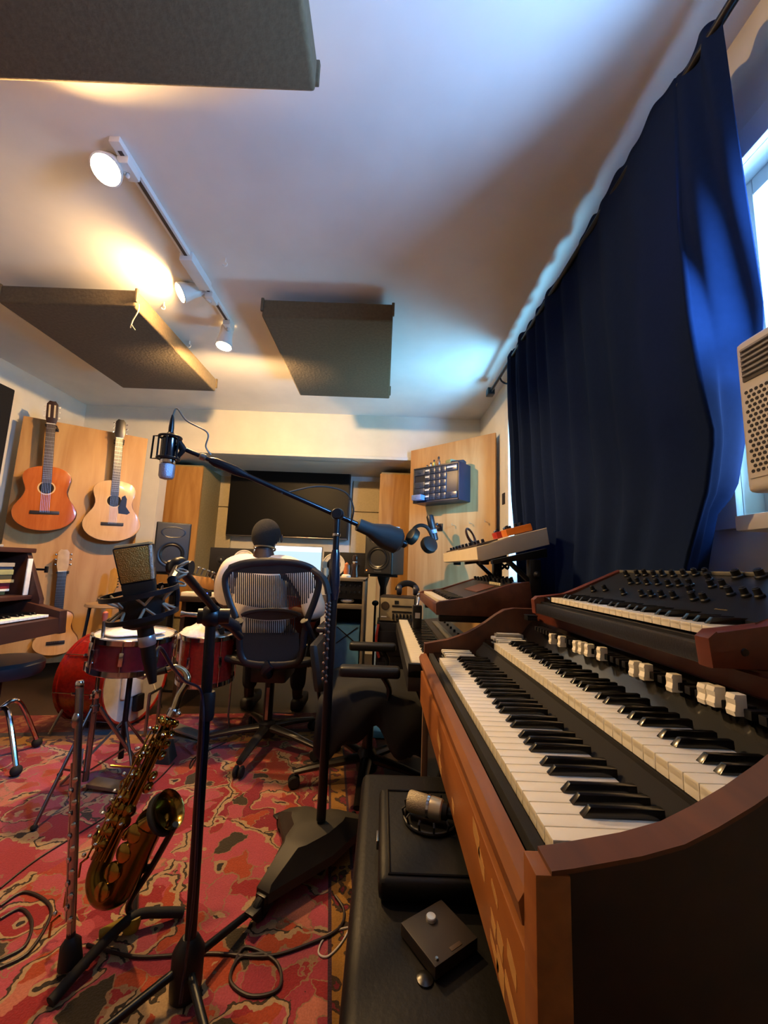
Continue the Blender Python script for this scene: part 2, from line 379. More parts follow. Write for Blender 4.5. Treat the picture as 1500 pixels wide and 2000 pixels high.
# ------------------------------------------------------------------ wall plate, television
one('wall_plate', MB().box(XR-.008, XR, 2.745, 2.80, 1.50, 1.58, .003), mat('dark_plate', '#1d1c20', .5), 'small dark switch plate on the right wall beside the curtain', 'switch', (XR-.004, 2.77, 1.54))
t = thing('television', 'large black flat television on the alcove wall above the desk', 'television', (-1.0, 4.15, 1.64))
P('bezel', MB().box(-1.645, -.372, 4.10, 4.15, 1.285, 2.0, .006), black, t)
P('screen', MB().box(-1.632, -.385, 4.095, 4.101, 1.31, 1.988), mat('dark_screen', '#0a0a0c', .45, var=.05, spec=.2), t)
P('wall_bracket', MB().box(-1.2, -.8, 4.15, 4.2, 1.45, 1.85), black, t)
P('bottom_trim', MB().box(-1.64, -.377, 4.092, 4.1, 1.287, 1.297, .002), steel, t)

# ------------------------------------------------------------------ track light
tx = -.935
tl = thing('track_light', 'white ceiling track with three lit spot heads', 'lamp', (tx, 1.6, ZC))
wp = mat('lamp_white_enamel', '#dcdad6', .4, var=.03)
P('track', MB().box(tx-.018, tx+.018, 1.12, 2.14, ZC-.022, ZC, .003), wp, tl)
P('track_slot', MB().box(tx-.007, tx+.007, 1.15, 2.12, ZC-.0235, ZC-.02), mat('slot_dark', '#4a3d33', .6), tl)
P('feed_box', MB().box(tx-.03, tx+.03, 1.60, 1.80, ZC-.045, ZC, .006), wp, tl)
bulb = glow('lit_bulb', (1, .70, .36), 70)
def head(c, dr, arm, r, power, size, beam=None, blend=.2):
    c = V(c); dr = V(dr).normalized()
    h = P('lamp_head', MB().lathe([(.022, -.13), (.034, -.125), (.036, -.06), (r, -.02), (r+.003, 0), (r-.002, .002), (r-.003, -.004)], c, dr, 24, caps=False), wp, tl)
    P('bulb_face', MB().lathe([(.004, -.004), (r*.6, -.006), (r-.006, -.012)][::-1], c, dr, 24), bulb, h)
    back = c - dr*.09
    P('arm', MB().tube([V(arm), V(arm)+V((0, 0, -.03)), back], .009, 10).box(arm[0]-.02, arm[0]+.02, arm[1]-.035, arm[1]+.035, ZC-.05, ZC-.02, .004), wp, tl)
    l = bpy.data.lights.new('spot_bulb', 'SPOT'); l.energy = power; l.color = LAMP; l.spot_size = size; l.spot_blend = .75 if size < 2 else blend; l.shadow_soft_size = .035
    lo = bpy.data.objects.new('spot_bulb', l); COL.objects.link(lo); lo.parent = tl
    lo.matrix_world = frame(GSM @ (c+dr*.012), (0, 1, .01), -V(beam or dr)); lo.matrix_parent_inverse = MX.Translation(-V(tl.location))
h1 = at(207, 332, 1.17)
head(h1, (.12, -.50, -.85), (tx, 1.2, ZC-.03), .046, LAMP_W[0], math.radians(172))
h2 = at(352, 572, 1.80)
head(h2, (-.68, -.42, -.55), (tx, 1.87, ZC-.03), .046, LAMP_W[1], math.radians(179), (-.85, -.15, -.30), .7)
h3 = at(437, 676, 2.13)
head(h3, (-.05, -.10, -1), (tx, 2.1, ZC-.03), .044, LAMP_W[2], math.radians(179), (-.05, .50, -.86))
for px, py, lab in ((320, 597, 'small white screw hook in the ceiling left of the middle spot head'), (370, 672, 'small white screw hook in the ceiling left of the rear spot head'), (440, 512, 'small white screw hook in the ceiling right of the track')):
    q = atz(px, py, ZC-.02); mb = MB(); mb.cyl((q.x, q.y, ZC), (q.x, q.y, ZC-.022), .003, n=8)
    mb.tube([q+V((.010*math.sin(a), 0, -.002-.010*(1-math.cos(a)))) for a in [i*PI/6 for i in range(10)]], .0025, 6)
    one('ceiling_hook', mb, white, lab, 'hook', (q.x, q.y, ZC), 'screw hooks in the ceiling')

# ------------------------------------------------------------------ curtain and rod
ROD = V((.72, 0, 2.27))
cr = thing('curtain_rod', 'dark iron curtain rod with square finial above the windows', 'curtain rod', (.72, 1.6, 2.27))
P('rod', MB().cyl((.72, .45, 2.285), (.72, 2.66, 2.285), .011, n=12), blackm, cr)
P('finial', MB().box(.695, .745, 2.63, 2.69, 2.26, 2.31, .006), blackm, cr)
for y in (2.42, .58):
    mb = MB(); mb.tube(curve([(.72, y, 2.27), (.73, y, 2.25), (.76, y, 2.235), (.80, y, 2.25), (.815, y, 2.28), (.80, y, 2.30), (.785, y, 2.29)]), .006, 8)
    mb.cyl((.815, y, 2.285), (.849, y, 2.285), .007); mb.box(.840, .85, y-.02, y+.02, 2.22, 2.33, .002); P('scroll_bracket', mb, blackm, cr)
m, nt, b, N, L = nodes('navy_curtain')
tcc = N.new('ShaderNodeTexCoord'); nz = N.new('ShaderNodeTexNoise'); nz.inputs['Scale'].default_value = 60; L.new(tcc.outputs['Object'], nz.inputs[0])
rp = N.new('ShaderNodeValToRGB'); rp.color_ramp.elements[0].color = (.007, .0145, .042, 1); rp.color_ramp.elements[1].color = (.010, .0185, .054, 1); L.new(nz.outputs[0], rp.inputs[0])
L.new(rp.outputs[0], b.inputs['Base Color']); b.inputs['Roughness'].default_value = .8; b.inputs['Specular IOR Level'].default_value = .02
ts = N.new('ShaderNodeBsdfTranslucent'); ts.inputs[0].default_value = (.012, .13, .80, 1)
mxs = N.new('ShaderNodeMixShader'); mxs.inputs[0].default_value = .02
L.new(b.outputs[0], mxs.inputs[1]); L.new(ts.outputs[0], mxs.inputs[2]); L.new(mxs.outputs[0], N['Material Output'].inputs[0])
def lerp(t, pts):
    for (a, va_), (b_, vb_) in zip(pts, pts[1:]):
        if t <= b_: 
            k = max(0, min(1, (t-a)/(b_-a))); k = k*k*(3-2*k); return va_+(vb_-va_)*k
    return pts[-1][1]
def track(pix): return sorted(((-p.z, p.x, p.y) for p in [atx(px, py, X) for px, py, X in pix]))
CREST = track([(1318, 120, .715), (1325, 300, .70), (1330, 430, .685), (1350, 620, .672), (1375, 760, .675), (1398, 850, .69), (1385, 960, .70), (1345, 1100, .72), (1330, 1250, .73)])
EDGE = track([(1410, 45, .72), (1440, 250, .745), (1470, 450, .775), (1493, 600, .80), (1490, 660, .805), (1440, 960, .80), (1402, 1005, .80), (1385, 1100, .80), (1370, 1250, .80)])
def on_track(T, z):
    t = -z
    if t <= T[0][0]: return T[0][1], T[0][2]
    for a, b_ in zip(T, T[1:]):
        if t <= b_[0]: k = (t-a[0])/(b_[0]-a[0]); return a[1]+(b_[1]-a[1])*k, a[2]+(b_[2]-a[2])*k
    return T[-1][1], T[-1][2]
U0 = .80
def cur(u, v):
    z = 2.315 - v*2.2
    cx, cy = on_track(CREST, z); ex, ey = on_track(EDGE, z)
    yf = lerp(-z, [(-2.3, 2.23), (-1.6, 2.15), (-.9, 2.04), (-.1, 2.0)])
    top_ = max(0, 1-v*25)
    if u <= U0:
        k = u/U0; ph = 11.5*(k**.60); far = 1-k
        y = yf + (cy-yf)*k + .012*math.sin(2*PI*ph*.5+1.0)*far
        amp = (.004 + .026*far**1.2*min(1, .45+v*3))*min(1, 6*(1-k)+.12)
        x = .722+(cx-.722)*k**3 + amp*math.sin(2*PI*ph) + .010*far*math.sin(2*PI*ph*.37+2)
        x += .010*(1-far)*math.sin(PI*k*3.0+z*1.2)
    else:
        k = (u-U0)/(1-U0); ph = 11.5+k*1.2
        y = cy+(ey-cy)*k; x = cx+(ex-cx)*k
        s_ = math.sin(PI*k); bulge = lerp(-z, [(-2.3, .002), (-1.9, .012), (-1.6, -.012), (-1.3, .016), (-.9, .006), (-.2, 0)])
        x -= bulge*s_ ; y -= .6*bulge*s_
        x += .010*math.sin(2*PI*k*1.5+z*4.5)*s_
    z += .014*math.sin(2*PI*ph+.6)*top_ + .006*math.sin(2*PI*ph*2.1)*top_
    return (min(x, .808), y, z)
mb = MB(); mb.grid(cur, 260, 70)
cu = one('curtain', mb, m, 'long dark navy curtain hanging over the windows behind the organ', 'curtain', (.72, 1.5, .12), sharp=180)
md = cu.modifiers.new('thick', 'SOLIDIFY'); md.thickness = .002

# ------------------------------------------------------------------ window air conditioner
acw = mat('ac_plastic', '#cdc6b8', .45, var=.03)
ac = thing('window_air_conditioner', 'white window air conditioner with round-holed grille on the near window sill', 'air conditioner', (.76, .55, 1.205))
P('housing', MB().box(.735, 1.05, .26, .735, 1.205, 1.50, .012), mat('ac_metal', '#b9b3a8', .5), ac)
P('front_cover', MB().box(.70, .74, .24, .752, 1.195, 1.505, .016, seg=3), acw, ac)
lv = P('louver_vent', MB().box(.697, .703, .27, .735, 1.415, 1.485, .003), mat('vent_dark', '#55504c', .7), ac)
for k in range(6):
    z = 1.424+k*.0105
    P('louver_slat', MB().box(.692, .70, .275, .73, z, z+.004, .001), mat('louver', '#8f8a84', .5), lv)
gr = P('grille_panel', MB().box(.697, .702, .27, .738, 1.222, 1.40, .002), acw, ac)
mb = MB(); r = .0036
for j in range(17):
    for k in range(44):
        y = .728-k*.0103-(j % 2)*.0051; z = 1.392-j*.0098
        mb.lathe([(r, 0), (r, .0012)], (.6972, y, z), (-1, 0, 0), 6)
P('grille_holes', mb, mat('hole_dark', '#2e2a28', .8), gr)['kind'] = 'stuff'
P('side_curtain', MB().box(.775, .80, .10, .72, 1.505, 1.575, .003), mat('pale_vinyl', '#b8b4c4', .5), ac)
scale_from_eye(1)
# ------------------------------------------------------------------ keyboards
walnut = wood('organ_walnut', '#40200f', '#5e3218', .55, 3, 'Y')
walnut2 = wood('worn_walnut', '#6a3a16', '#8f5522', .5, 3.5, 'Y', coat=.1)
mahog = wood('red_mahogany', '#4e1e10', '#682f19', .45, 3, 'Y', coat=.1)
dkwal = wood('dark_walnut', '#2e1a12', '#46291b', .4, 3, 'Y', coat=.15)
gloss = mat('glossy_black_panel', '#08080a', .16, var=.1, coat=.5)
BLK = {0: 1, 1: 1, 3: 1, 4: 1, 5: 1}     # white note of the octave (0 = C) that has a black note above it
def keyboard(parent, o, run, out, nwhite, first, wl=.14, lip=.018, pitch=.0236, bl=.095, mw=None):
    """keys from o along run; out points from the key fronts toward the player. z is the key top."""
    run = V(run).normalized(); out = V(out).normalized(); mw = mw or ivory
    F = frame(o, run, (0, 0, 1)); iy = -1 if F.to_3x3().col[1].dot(out) > 0 else 1    # local y points inward when iy = 1
    def wkey():
        mb = MB(); g = .0007
        mb.box(g, pitch-g, 0, iy*wl, -lip*.55, 0, .0012, F); mb.box(g, pitch-g, 0, iy*.006, -lip, -.001, .001, F); return mb
    k0 = P('white_key', wkey(), mw, parent)
    for i in range(1, nwhite): cp(k0, run*pitch*i, parent)
    b0 = None
    for i in range(nwhite-1):
        n = (first+i) % 7
        if n in BLK:
            sh = {0: -.0015, 1: .0015, 3: -.002, 4: 0, 5: .002}[n]
            if b0 is None:
                c_ = pitch*(i+1)+sh; h = .0115; w_ = .0055
                y0, y1 = iy*(wl-bl), iy*(wl+.004)
                pts = [F @ V(p) for p in ((c_-w_, y0, 0), (c_+w_, y0, 0), (c_-w_, y1, 0), (c_+w_, y1, 0), (c_-w_*.72, y0+iy*.010, h), (c_+w_*.72, y0+iy*.010, h), (c_-w_*.8, y1, h), (c_+w_*.8, y1, h))]
                b0 = P('black_key', MB().hexa(pts, .001), ebony, parent); bi = c_
            else: cp(b0, run*(pitch*(i+1)+sh-bi), parent)

# ---- the organ
YN, YF = .392, 1.45             # near and far ends
OB = .79                        # back of the organ
og = thing('spinet_organ', 'two-manual wooden organ with worn front rail along the right wall', 'organ', (.45, .92, 0))
prof = [(.160, .764), (.18, .767), (.241, .779), (.28, .79), (.311, .805), (.345, .824), (.379, .846), (.415, .873), (.444, .892), (.48, .898), (OB, .898)]
def xz(y): return frame((0, y, 0), (1, 0, 0), (0, -1, 0))      # local x = world x, local y = world z, extrudes toward -y
shadedw = wood('shaded_walnut', '#1b0d08', '#2a150d', .5, 3, 'Y')  # darker walnut: the shadow on the near end is put into the colour
def cheek(y, th, zb, nm, m=walnut):
    return P(nm, MB().prism([(.160, zb)] + prof + [(OB, zb)], xz(y), th, .003), m, og)
cheek(YN+.028, .028, 0, 'near_end_panel', shadedw)
P('near_end_cap', MB().ring_strip([[V((x, YN-.003, z)), V((x, YN+.029, z)), V((x, YN+.029, z+.004)), V((x, YN-.003, z+.004))] for x, z in prof], True, True), walnut, og)
P('near_front_post', MB().box(.146, .178, YN-.002, YN+.03, 0, .764, .003), walnut2, og)
cheek(YF+.028, .028, .66, 'far_end_panel')
q = atx(832, 1345, .165)
P('far_leg', MB().box(.158, .178, YF-.008, YF+.014, 0, .665, .002), wood('pale_leg', '#6a5240', '#80664f', .5, 3, 'Z'), og)
P('far_back_leg', MB().box(.72, .76, YF-.01, YF+.02, 0, .70, .002), dkwal, og)
P('front_rail', MB().prism([(.145, .698), (.141, .718), (.148, .729), (.166, .731), (.174, .698)], xz(YF), YF-YN-.03, .002), walnut2, og)
P('front_board', MB().box(.149, .172, YN+.03, YF, .568, .672, .002), wood('orange_walnut', '#7a4314', '#98591f', .5, 3, 'Y'), og)
r_ = random.Random(4)        # places where the veneer has chipped away
FBF = MX(((0, 0, -1, .1492), (1, 0, 0, 0), (0, 1, 0, 0), (0, 0, 0, 1)))
for i in range(12):
    y = .46 + .62*r_.random()**1.5; z = .578+.08*r_.random(); a = .010+.02*r_.random(); h = .005+.012*r_.random()
    pl = [(y+a*(1.2+.4*r_.random())*math.cos(k*PI/4)*(1 if k % 2 else .7), z+h*math.sin(k*PI/4)*(1 if k % 2 else .8)+.35*a*math.cos(k*PI/4)) for k in range(8)]
    P('chipped_veneer', MB().prism([(p[0], max(.571, min(.666, p[1]))) for p in pl], FBF, .0006), mat('bare_wood', '#a87a40', .7), og)
ZL, ZU = .7476, .800
XLK, XUK = .193, .368
YL1, YU1 = 1.313, 1.313
PU_ = (YU1-.435)/36
P('key_slip', MB().box(.174, .189, YN+.03, YF-.02, .67, .736, .002), mat('black_felt', '#141210', .9), og)
P('key_bed', MB().box(.175, OB, YN+.03, YF, .62, .70), mat('dark_bed', '#0c0a09', .7), og)
P('lower_cabinet', MB().box(.62, OB, YN+.03, YF, .12, .62, .003), dkwal, og)
keyboard(og, (XLK, YL1, ZL), (0, -1, 0), (-1, 0, 0), 36, 0, wl=.145, bl=.093)
keyboard(og, (XUK, YU1, ZU), (0, -1, 0), (-1, 0, 0), 36, 0, wl=.118, bl=.078, pitch=PU_, lip=.021)
P('lower_near_block', MB().box(.193, .36, YN+.028, YL1-36*.0236-.002, .70, .742, .002), gloss, og)
P('lower_far_block', MB().box(.192, .36, YL1+.004, YF-.002, .70, .736, .003), gloss, og)
P('upper_near_block', MB().box(.372, .51, YN+.029, .4335, .72, .786, .002), gloss, og)
P('upper_far_block', MB().box(.372, .51, YU1+.004, YF-.002, .72, .788, .003), gloss, og)
P('upper_key_rail', MB().box(.372, .505, YN+.03, YF-.002, .70, .778), gloss, og)
P('between_manuals', MB().prism([(.34, .70), (.342, .745), (.366, .770), (.366, .777), (.40, .777), (.40, .70)], xz(YF-.002), YF-YN-.032), mat('black_felt', '#141210', .9), og)
for x, z, y0, n in ((.262, .7425, 1.43, 4), (.435, .7945, 1.43, 4)):      # the preset tabs at the low end of each manual
    k0 = None
    for i in range(n):
        if k0 is None: k0 = P('preset_tab', MB().box(x-.045, x+.055, y0-.0065, y0+.0065, z-.004, z+.008, .004), ivory, og)
        else: cp(k0, (0, -i*.026-(.012 if i > 1 else 0), 0), og)
# drawbar panel, mahogany rail, shelf
P('drawbar_panel', MB().prism([(.487, .70), (.488, .788), (.495, .793), (.524, .840), (.548, .862), (.60, .862), (.60, .70)], xz(YF-.002), YF-YN-.032, .002), gloss, og)
db0 = None; XD = .508
for px, py in ((1083, 1247), (1101, 1252), (1131, 1262), (1142, 1265), (1155, 1269), (1180, 1276), (1246, 1305), (1267, 1311), (1322, 1332), (1386, 1353), (1405, 1358), (1445, 1374)):
    q = atx(px, py, XD)
    if db0 is None:
        w_ = .0075; h_ = .0145; zc = q.z-.001
        mb = MB(); mb.prism([(-.014, -h_), (.004, -h_), (.004, h_), (-.012, h_), (-.0145, h_*.55), (-.011, 0), (-.0155, -h_*.55)], frame((XD, q.y+w_, zc), (1, 0, 0), (0, -1, 0)), 2*w_, .0015)
        db0 = P('drawbar_tab', mb, ivory, og); q0 = q
    else: cp(db0, q-q0, og)
dk0 = None
for i in range(40):
    if dk0 is None: dk0 = P('drawbar_stem', MB().box(XD-.004, XD+.025, 1.32-.006, 1.326, .842, .855, .002), black, og)
    else: cp(dk0, (0, -.0215*i, 0), og)
P('top_rail', MB().prism([(.556, .858), (.552, .892), (.562, .8985), (.60, .8985), (.60, .858)], xz(YF-.002), YF-YN-.032, .002), mahog, og)
P('top_shelf', MB().box(.558, OB, YN, YF+.026, .884, .8995, .003), walnut, og)

# ---- pencil, clear case and small box on the organ
a, b_ = atz(832, 1256, .741), atz(915, 1263, .741)
pc = thing('pencil', 'yellow pencil lying at the far end of the lower organ manual', 'pencil', a)
P('barrel', MB().cyl(a+(b_-a)*.1, a+(b_-a)*.86, .0042, n=6), mat('pencil_yellow', '#d9a520', .4), pc)
P('tip', MB().cyl(a+(b_-a)*.1, a, .0040, .0006, 8), mat('pencil_wood', '#c79a62', .7), pc)
P('ferrule', MB().cyl(a+(b_-a)*.86, a+(b_-a)*.93, .0044, n=10), steel, pc)
P('eraser', MB().cyl(a+(b_-a)*.93, b_, .0041, n=10), mat('eraser_red', '#b0483c', .7), pc)
tape = thing('cassette_case', 'small clear plastic case lying at the far end of the upper organ manual', 'case', (.44, 1.42, .788))
P('body', MB().box(.405, .50, 1.415, 1.446, .7885, .812, .003), mat('smoky_plastic', '#9a958a', .15, var=.2), tape)
P('insert', MB().box(.412, .492, 1.419, 1.442, .8121, .8128), mat('pale_card', '#cfc9b8', .7), tape)
sp = thing('small_box', 'small black box on the far end of the glossy drawbar panel', 'box', (.535, 1.41, .842))
P('body', MB().box(.505, .54, 1.39, 1.425, .8635, .878, .003), black, sp)
P('lid', MB().box(.504, .541, 1.389, 1.426, .878, .882, .002), black, sp)

# ---- analog synthesizer on top of the organ
SN, SF = .598, 1.30
sy = thing('analog_synthesizer', 'large black knob-covered synthesizer with wooden ends on top of the organ', 'synthesizer', (.63, .95, .90))
sprof = [(.487, .9005), (.483, .943), (.496, .954), (.58, .962), (.615, .978), (.765, 1.047), (.775, 1.047), (.775, .9005)]
P('near_end_cheek', MB().prism(sprof, xz(SN+.028), .028, .003), mahog, sy)
P('far_end_cheek', MB().prism(sprof, xz(SF), .028, .003), mahog, sy)
P('cheek_bolt', MB().lathe([(.006, 0), (.005, .002), (.001, .002)], (.535, SN, .925), (0, -1, 0), 12), black, sy)
i0, i1 = SN+.028, SF-.028
P('front_strip', MB().box(.489, .516, i0, i1, .902, .932, .003), mat('black_vinyl', '#1a1b20', .38, bump=.2, scale=200), sy)
P('base', MB().box(.505, .77, i0, i1, .9005, .938), black, sy)
P('far_key_block', MB().box(.515, .60, 1.228, i1, .938, .955, .002), gloss, sy)
keyboard(sy, (.5165, 1.222, .956), (0, -1, 0), (-1, 0, 0), 25, 4, wl=.09, lip=.014, pitch=.0238, bl=.065)
p0, p1 = V((.605, 0, .966)), V((.765, 0, 1.042)); pu = (p1-p0).normalized(); pn = V((-pu.z, 0, pu.x))
P('control_panel', MB().prism([(.602, .93), (.602, .964), (.765, 1.041), (.77, 1.041), (.77, .93)], xz(i1), i1-i0, .001), mat('synth_panel', '#17171a', .4, bump=.05), sy)
P('back_rail', MB().box(.757, .772, i0, i1, 1.038, 1.047, .002), mat('rail_grey', '#6d6a5e', .4, .5), sy)
kn = []
for r in ([(675, 125), (740, 122), (785, 120), (840, 128), (890, 124), (950, 127), (1015, 124), (1080, 120), (1155, 117), (1325, 132), (1465, 132)], [(700, 168), (745, 168), (800, 173), (860, 175), (925, 184), (985, 182), (1050, 182), (1160, 150), (1175, 190), (1245, 190)],
          [(480, 214), (550, 210), (660, 232), (770, 242), (825, 244), (885, 248), (955, 254), (1050, 220), (1070, 264), (1135, 270), (1285, 234), (1375, 242), (1455, 247)]): kn += r
kb = {}
for x, y in kn:
    q = onp(1000+x/3, 1080+y/3+4, p0, pn)
    if not (i0+.012 < q.y < i1-.012): q.y = max(i0+.014, min(i1-.014, q.y))
    t_ = max(.012, min(.165, (q-p0).dot(pu))); q = V((p0.x, q.y, p0.z)) + pu*t_
    big = (x, y) in ((1325, 132), (1465, 132)); s = .0100 if big else .0075
    if big not in kb:
        k = P('knob', MB().lathe([(s*1.15, 0), (s*1.1, .004), (s*.85, .006), (s*.8, .017), (s*.6, .018)], q, pn, 14), black, sy)
        P('knob_cap', MB().lathe([(s*.62, .0178), (s*.6, .0192)], q, pn, 14), mat('knob_cap', '#3a3b40', .3, .6), k); kb[big] = (k, q)
    else:
        k, q0_ = kb[big]; c = cp(k, q-q0_, sy)
        for ch in k.children: h_ = ch.copy(); COL.objects.link(h_); h_.parent = c
mb = MB(); q = onp(1408, 1190, p0, pn)
for i in range(7): mb.box(-.012+i*.004, -.0095+i*.004, -.0015, .0015+(.001 if i in (0, 5) else 0), 0, .0004, 0, MX.Translation(V((p0.x, q.y, p0.z))+pu*.02) @ MX((V((0, -1, 0)), pu, pn)).transposed().to_4x4())
P('name_mark', mb, mat('gold_mark', '#a08a58', .4, .5), sy)

# ---- stage piano on its stand, behind the organ
st = thing('stage_piano', 'black stage piano with white keys beyond the organ', 'stage piano', (.3, 2.12, .58))
PY0, PY1 = 1.50, 2.78
P('body', MB().prism([(.108, .585), (.108, .652), (.122, .660), (.285, .660), (.295, .682), (.44, .70), (.45, .63), (.45, .585)], xz(PY1), PY1-PY0, .004), mat('piano_grey_black', '#1d1c1c', .5), st)
P('end_block_near', MB().box(.108, .29, PY0, PY0+.022, .63, .682, .004), black, st)
P('end_block_far', MB().box(.108, .29, PY1-.022, PY1, .63, .682, .004), black, st)
keyboard(st, (.1255, PY1-.026, .676), (0, -1, 0), (-1, 0, 0), 52, 5, wl=.15, lip=.014, pitch=.0236)
P('control_strip', MB().box(.33, .365, 1.6, 2.6, .688, .694, .001), mat('strip_grey', '#55524a', .4), st)
k0 = None
for i in range(9):
    if k0 is None: k0 = P('knob', MB().lathe([(.007, -.004), (.006, .012)], (.40, 1.64, .696), (0, 0, 1), 10), black, st)
    else: cp(k0, (0, i*.11, 0), st)
P('power_light', MB().ball((.40, 1.9, .702), .004, 8), glow('red_led', '#ff2010', 6), st)
for y in (1.62, 2.62):
    P('support_leg', MB().tube([(.15, y, RZ+.012), (.40, y, .585)], .014, 8).tube([(.40, y, RZ+.012), (.15, y, .585)], .014, 8), blackm, st)
scale_from_eye(1.14); FZ2 = floor_z()
ks = thing('keyboard_stand', 'black column keyboard stand holding two synthesizers beside the curtain', 'keyboard stand', (.45, 1.75, 0))
for y in (1.46, 1.93):
    P('column', MB().box(.535, .575, y-.02, y+.02, FZ2+.03, 1.075, .004), blackm, ks)
    P('foot', MB().box(.42, .70, y-.022, y+.022, FZ2, FZ2+.035, .006), blackm, ks)
    P('middle_arm', MB().box(.21, .56, y-.014, y+.014, .842, .866, .004), blackm, ks)
    mb = MB(); mb.hexa([(.40, y-.014, 1.053), (.40, y+.014, 1.053), (.40+.2, y-.014, 1.085), (.40+.2, y+.014, 1.085), (.40, y-.014, 1.068), (.40, y+.014, 1.068), (.60, y-.014, 1.118), (.60, y+.014, 1.118)], .002)
    mb.tube([(.555, y, .98), (.46, y, 1.068)], .010, 8); P('upper_arm', mb, blackm, ks)
    P('clamp_knob', MB().lathe([(.012, 0), (.014, .012), (.006, .02)], (.556, y-.02, 1.02), (0, -1, 0), 10), black, ks)
P('cross_bar', MB().box(.545, .565, 1.48, 1.91, .30, .34, .004), blackm, ks)

# ---- brown synthesizer on the middle arms
BY0, BY1 = 1.42, 2.04
bs = thing('brown_synthesizer', 'brown wooden-cased synthesizer on the middle tier of the keyboard stand', 'synthesizer', (.36, 1.73, .866))
bprof = [(.195, .868), (.193, .908), (.205, .915), (.30, .93), (.46, .985), (.525, .995), (.545, .868)]
bw = wood('synth_brown', '#4a2818', '#633722', .4, 4, 'Y')
for nm, y in (('near_end_panel', BY0+.022), ('far_end_panel', BY1)): P(nm, MB().prism(bprof, xz(y), .022, .003), bw, bs)
P('front_rail', MB().box(.195, .212, BY0+.022, BY1-.022, .868, .905, .003), bw, bs)
P('panel', MB().prism([(.21, .870), (.21, .895), (.31, .90), (.31, .926), (.46, .98), (.52, .988), (.53, .870)], xz(BY1-.022), BY1-BY0-.044, .001), mat('brown_panel', '#2a2122', .45), bs)
P('screen_area', MB().hexa([(.36, 1.52, .945), (.36, 1.75, .945), (.43, 1.52, .970), (.43, 1.75, .970), (.36, 1.52, .947), (.36, 1.75, .947), (.43, 1.52, .972), (.43, 1.75, .972)]), mat('copper_panel', '#5a3428', .4), bs)
keyboard(bs, (.2125, BY1-.03, .915), (0, -1, 0), (-1, 0, 0), 23, 0, wl=.095, lip=.012, pitch=.0236, bl=.06)
k0 = None
for i in range(3):
    for j in range(9):
        y = 1.50+j*.055; x = .455+i*.026; z = .982+i*.004
        if k0 is None: k0 = P('knob', MB().lathe([(.008, 0), (.0065, .004), (.006, .018), (.0045, .019)], (x, y, z-.001), (-.25, 0, 1), 12), black, bs); o0 = V((x, y, z))
        elif rnd.random() < .85: cp(k0, V((x, y, z))-o0, bs)
m_ = mat('led_pale', '#f0e8c0', .4)
for j in range(7): P('slider_cap', MB().box(.435, .441, 1.48+j*.022, 1.488+j*.022, .975, .985, .001), m_, bs)

# ---- white synthesizer on the upper arms, pedals on it
ws = thing('white_synthesizer', 'cream white synthesizer tilted on the top tier of the keyboard stand', 'synthesizer', (.5, 1.9, 1.07))
WY0, WY1 = 1.56, 2.42
wpol = [(.372, 1.070), (.366, 1.120), (.45, 1.142), (.50, 1.165), (.645, 1.206), (.655, 1.140), (.392, 1.066)]
wm = mat('cream_plastic', '#d8cbb2', .45, var=.03)
P('body', MB().prism(wpol, xz(WY1), WY1-WY0, .006), wm, ws)
P('near_end_cap', MB().prism([(x+(.0 if x < .5 else .0), z) for x, z in wpol], xz(WY0), .006, .002), wm, ws)
sl = V((.645-.50, 0, 1.206-1.165)).normalized()
mb = MB(); mb.hexa([(.385, WY0+.06, 1.1275), (.385, WY1-.02, 1.1275), (.47, WY0+.06, 1.154), (.47, WY1-.02, 1.154), (.385, WY0+.06, 1.134), (.385, WY1-.02, 1.134), (.47, WY0+.06, 1.160), (.47, WY1-.02, 1.160)])
P('control_well', mb, mat('dark_well', '#3b2f2a', .5), ws)
k0 = None
for i in range(2):
    for j in range(8):
        q = V((.40+i*.035, 1.72+j*.085, 1.138+i*.012))
        if k0 is None: k0 = P('knob', MB().lathe([(.008, 0), (.0065, .016), (.004, .017)], q-V((0, 0, .002)), (-.28, 0, 1), 12), mat('navy_knob', '#14182a', .3), ws); o0 = q
        else: cp(k0, q-o0, ws)
for y in (1.62, 2.2): P('rubber_foot', MB().box(.395, .43, y-.02, y+.02, 1.052, 1.078, .004), rubber, ws)
def pedal(y0, col, lab):
    F = MX.Translation(V((.545, y0, 1.181))) @ MX.Rotation(-.275, 4, 'Y')
    t = thing('effect_pedal', lab, 'effect pedal', (.545, y0, 1.181), 'effect pedals on the white synthesizer')
    P('housing', MB().box(-.035, .075, -.035, .035, 0, .030, .004, F), col, t)
    for k in range(3): P('knob', MB().lathe([(.007, .03), (.006, .044), (.004, .045)], (0, 0, 0), (0, 0, 1), 12).xf(F @ MX.Translation(V((-.012+k*.03, (-1)**k*.012, 0)))), mat('knob_cap', '#3a3b40', .3, .6), t)
    P('footswitch', MB().lathe([(.006, .03), (.006, .037), (.003, .039)], (0, 0, 0), (0, 0, 1), 12).xf(F @ MX.Translation(V((-.028, 0, 0)))), chrome, t)
pedal(1.66, mat('pedal_orange', '#c9701e', .4), 'orange effect pedal on the white synthesizer')
pedal(1.80, mat('pedal_red', '#a82a1c', .4), 'red effect pedal on the white synthesizer behind the orange one')
F = MX.Translation(V((.46, 2.02, 1.153))) @ MX.Rotation(-.28, 4, 'Y')
hp = thing('cable_coil', 'coiled dark cable lying on the white synthesizer', 'cable', (.46, 2.02, 1.15))
mb = MB()
for k in range(3): mb.torus((0, 0, .045+.004*k), (.9, -.6, .2), .045-.003*k, .005, 24, 6)
P('coil', mb.xf(F), mat('brown_cable', '#3a1d14', .5), hp)

scale_from_eye(1)
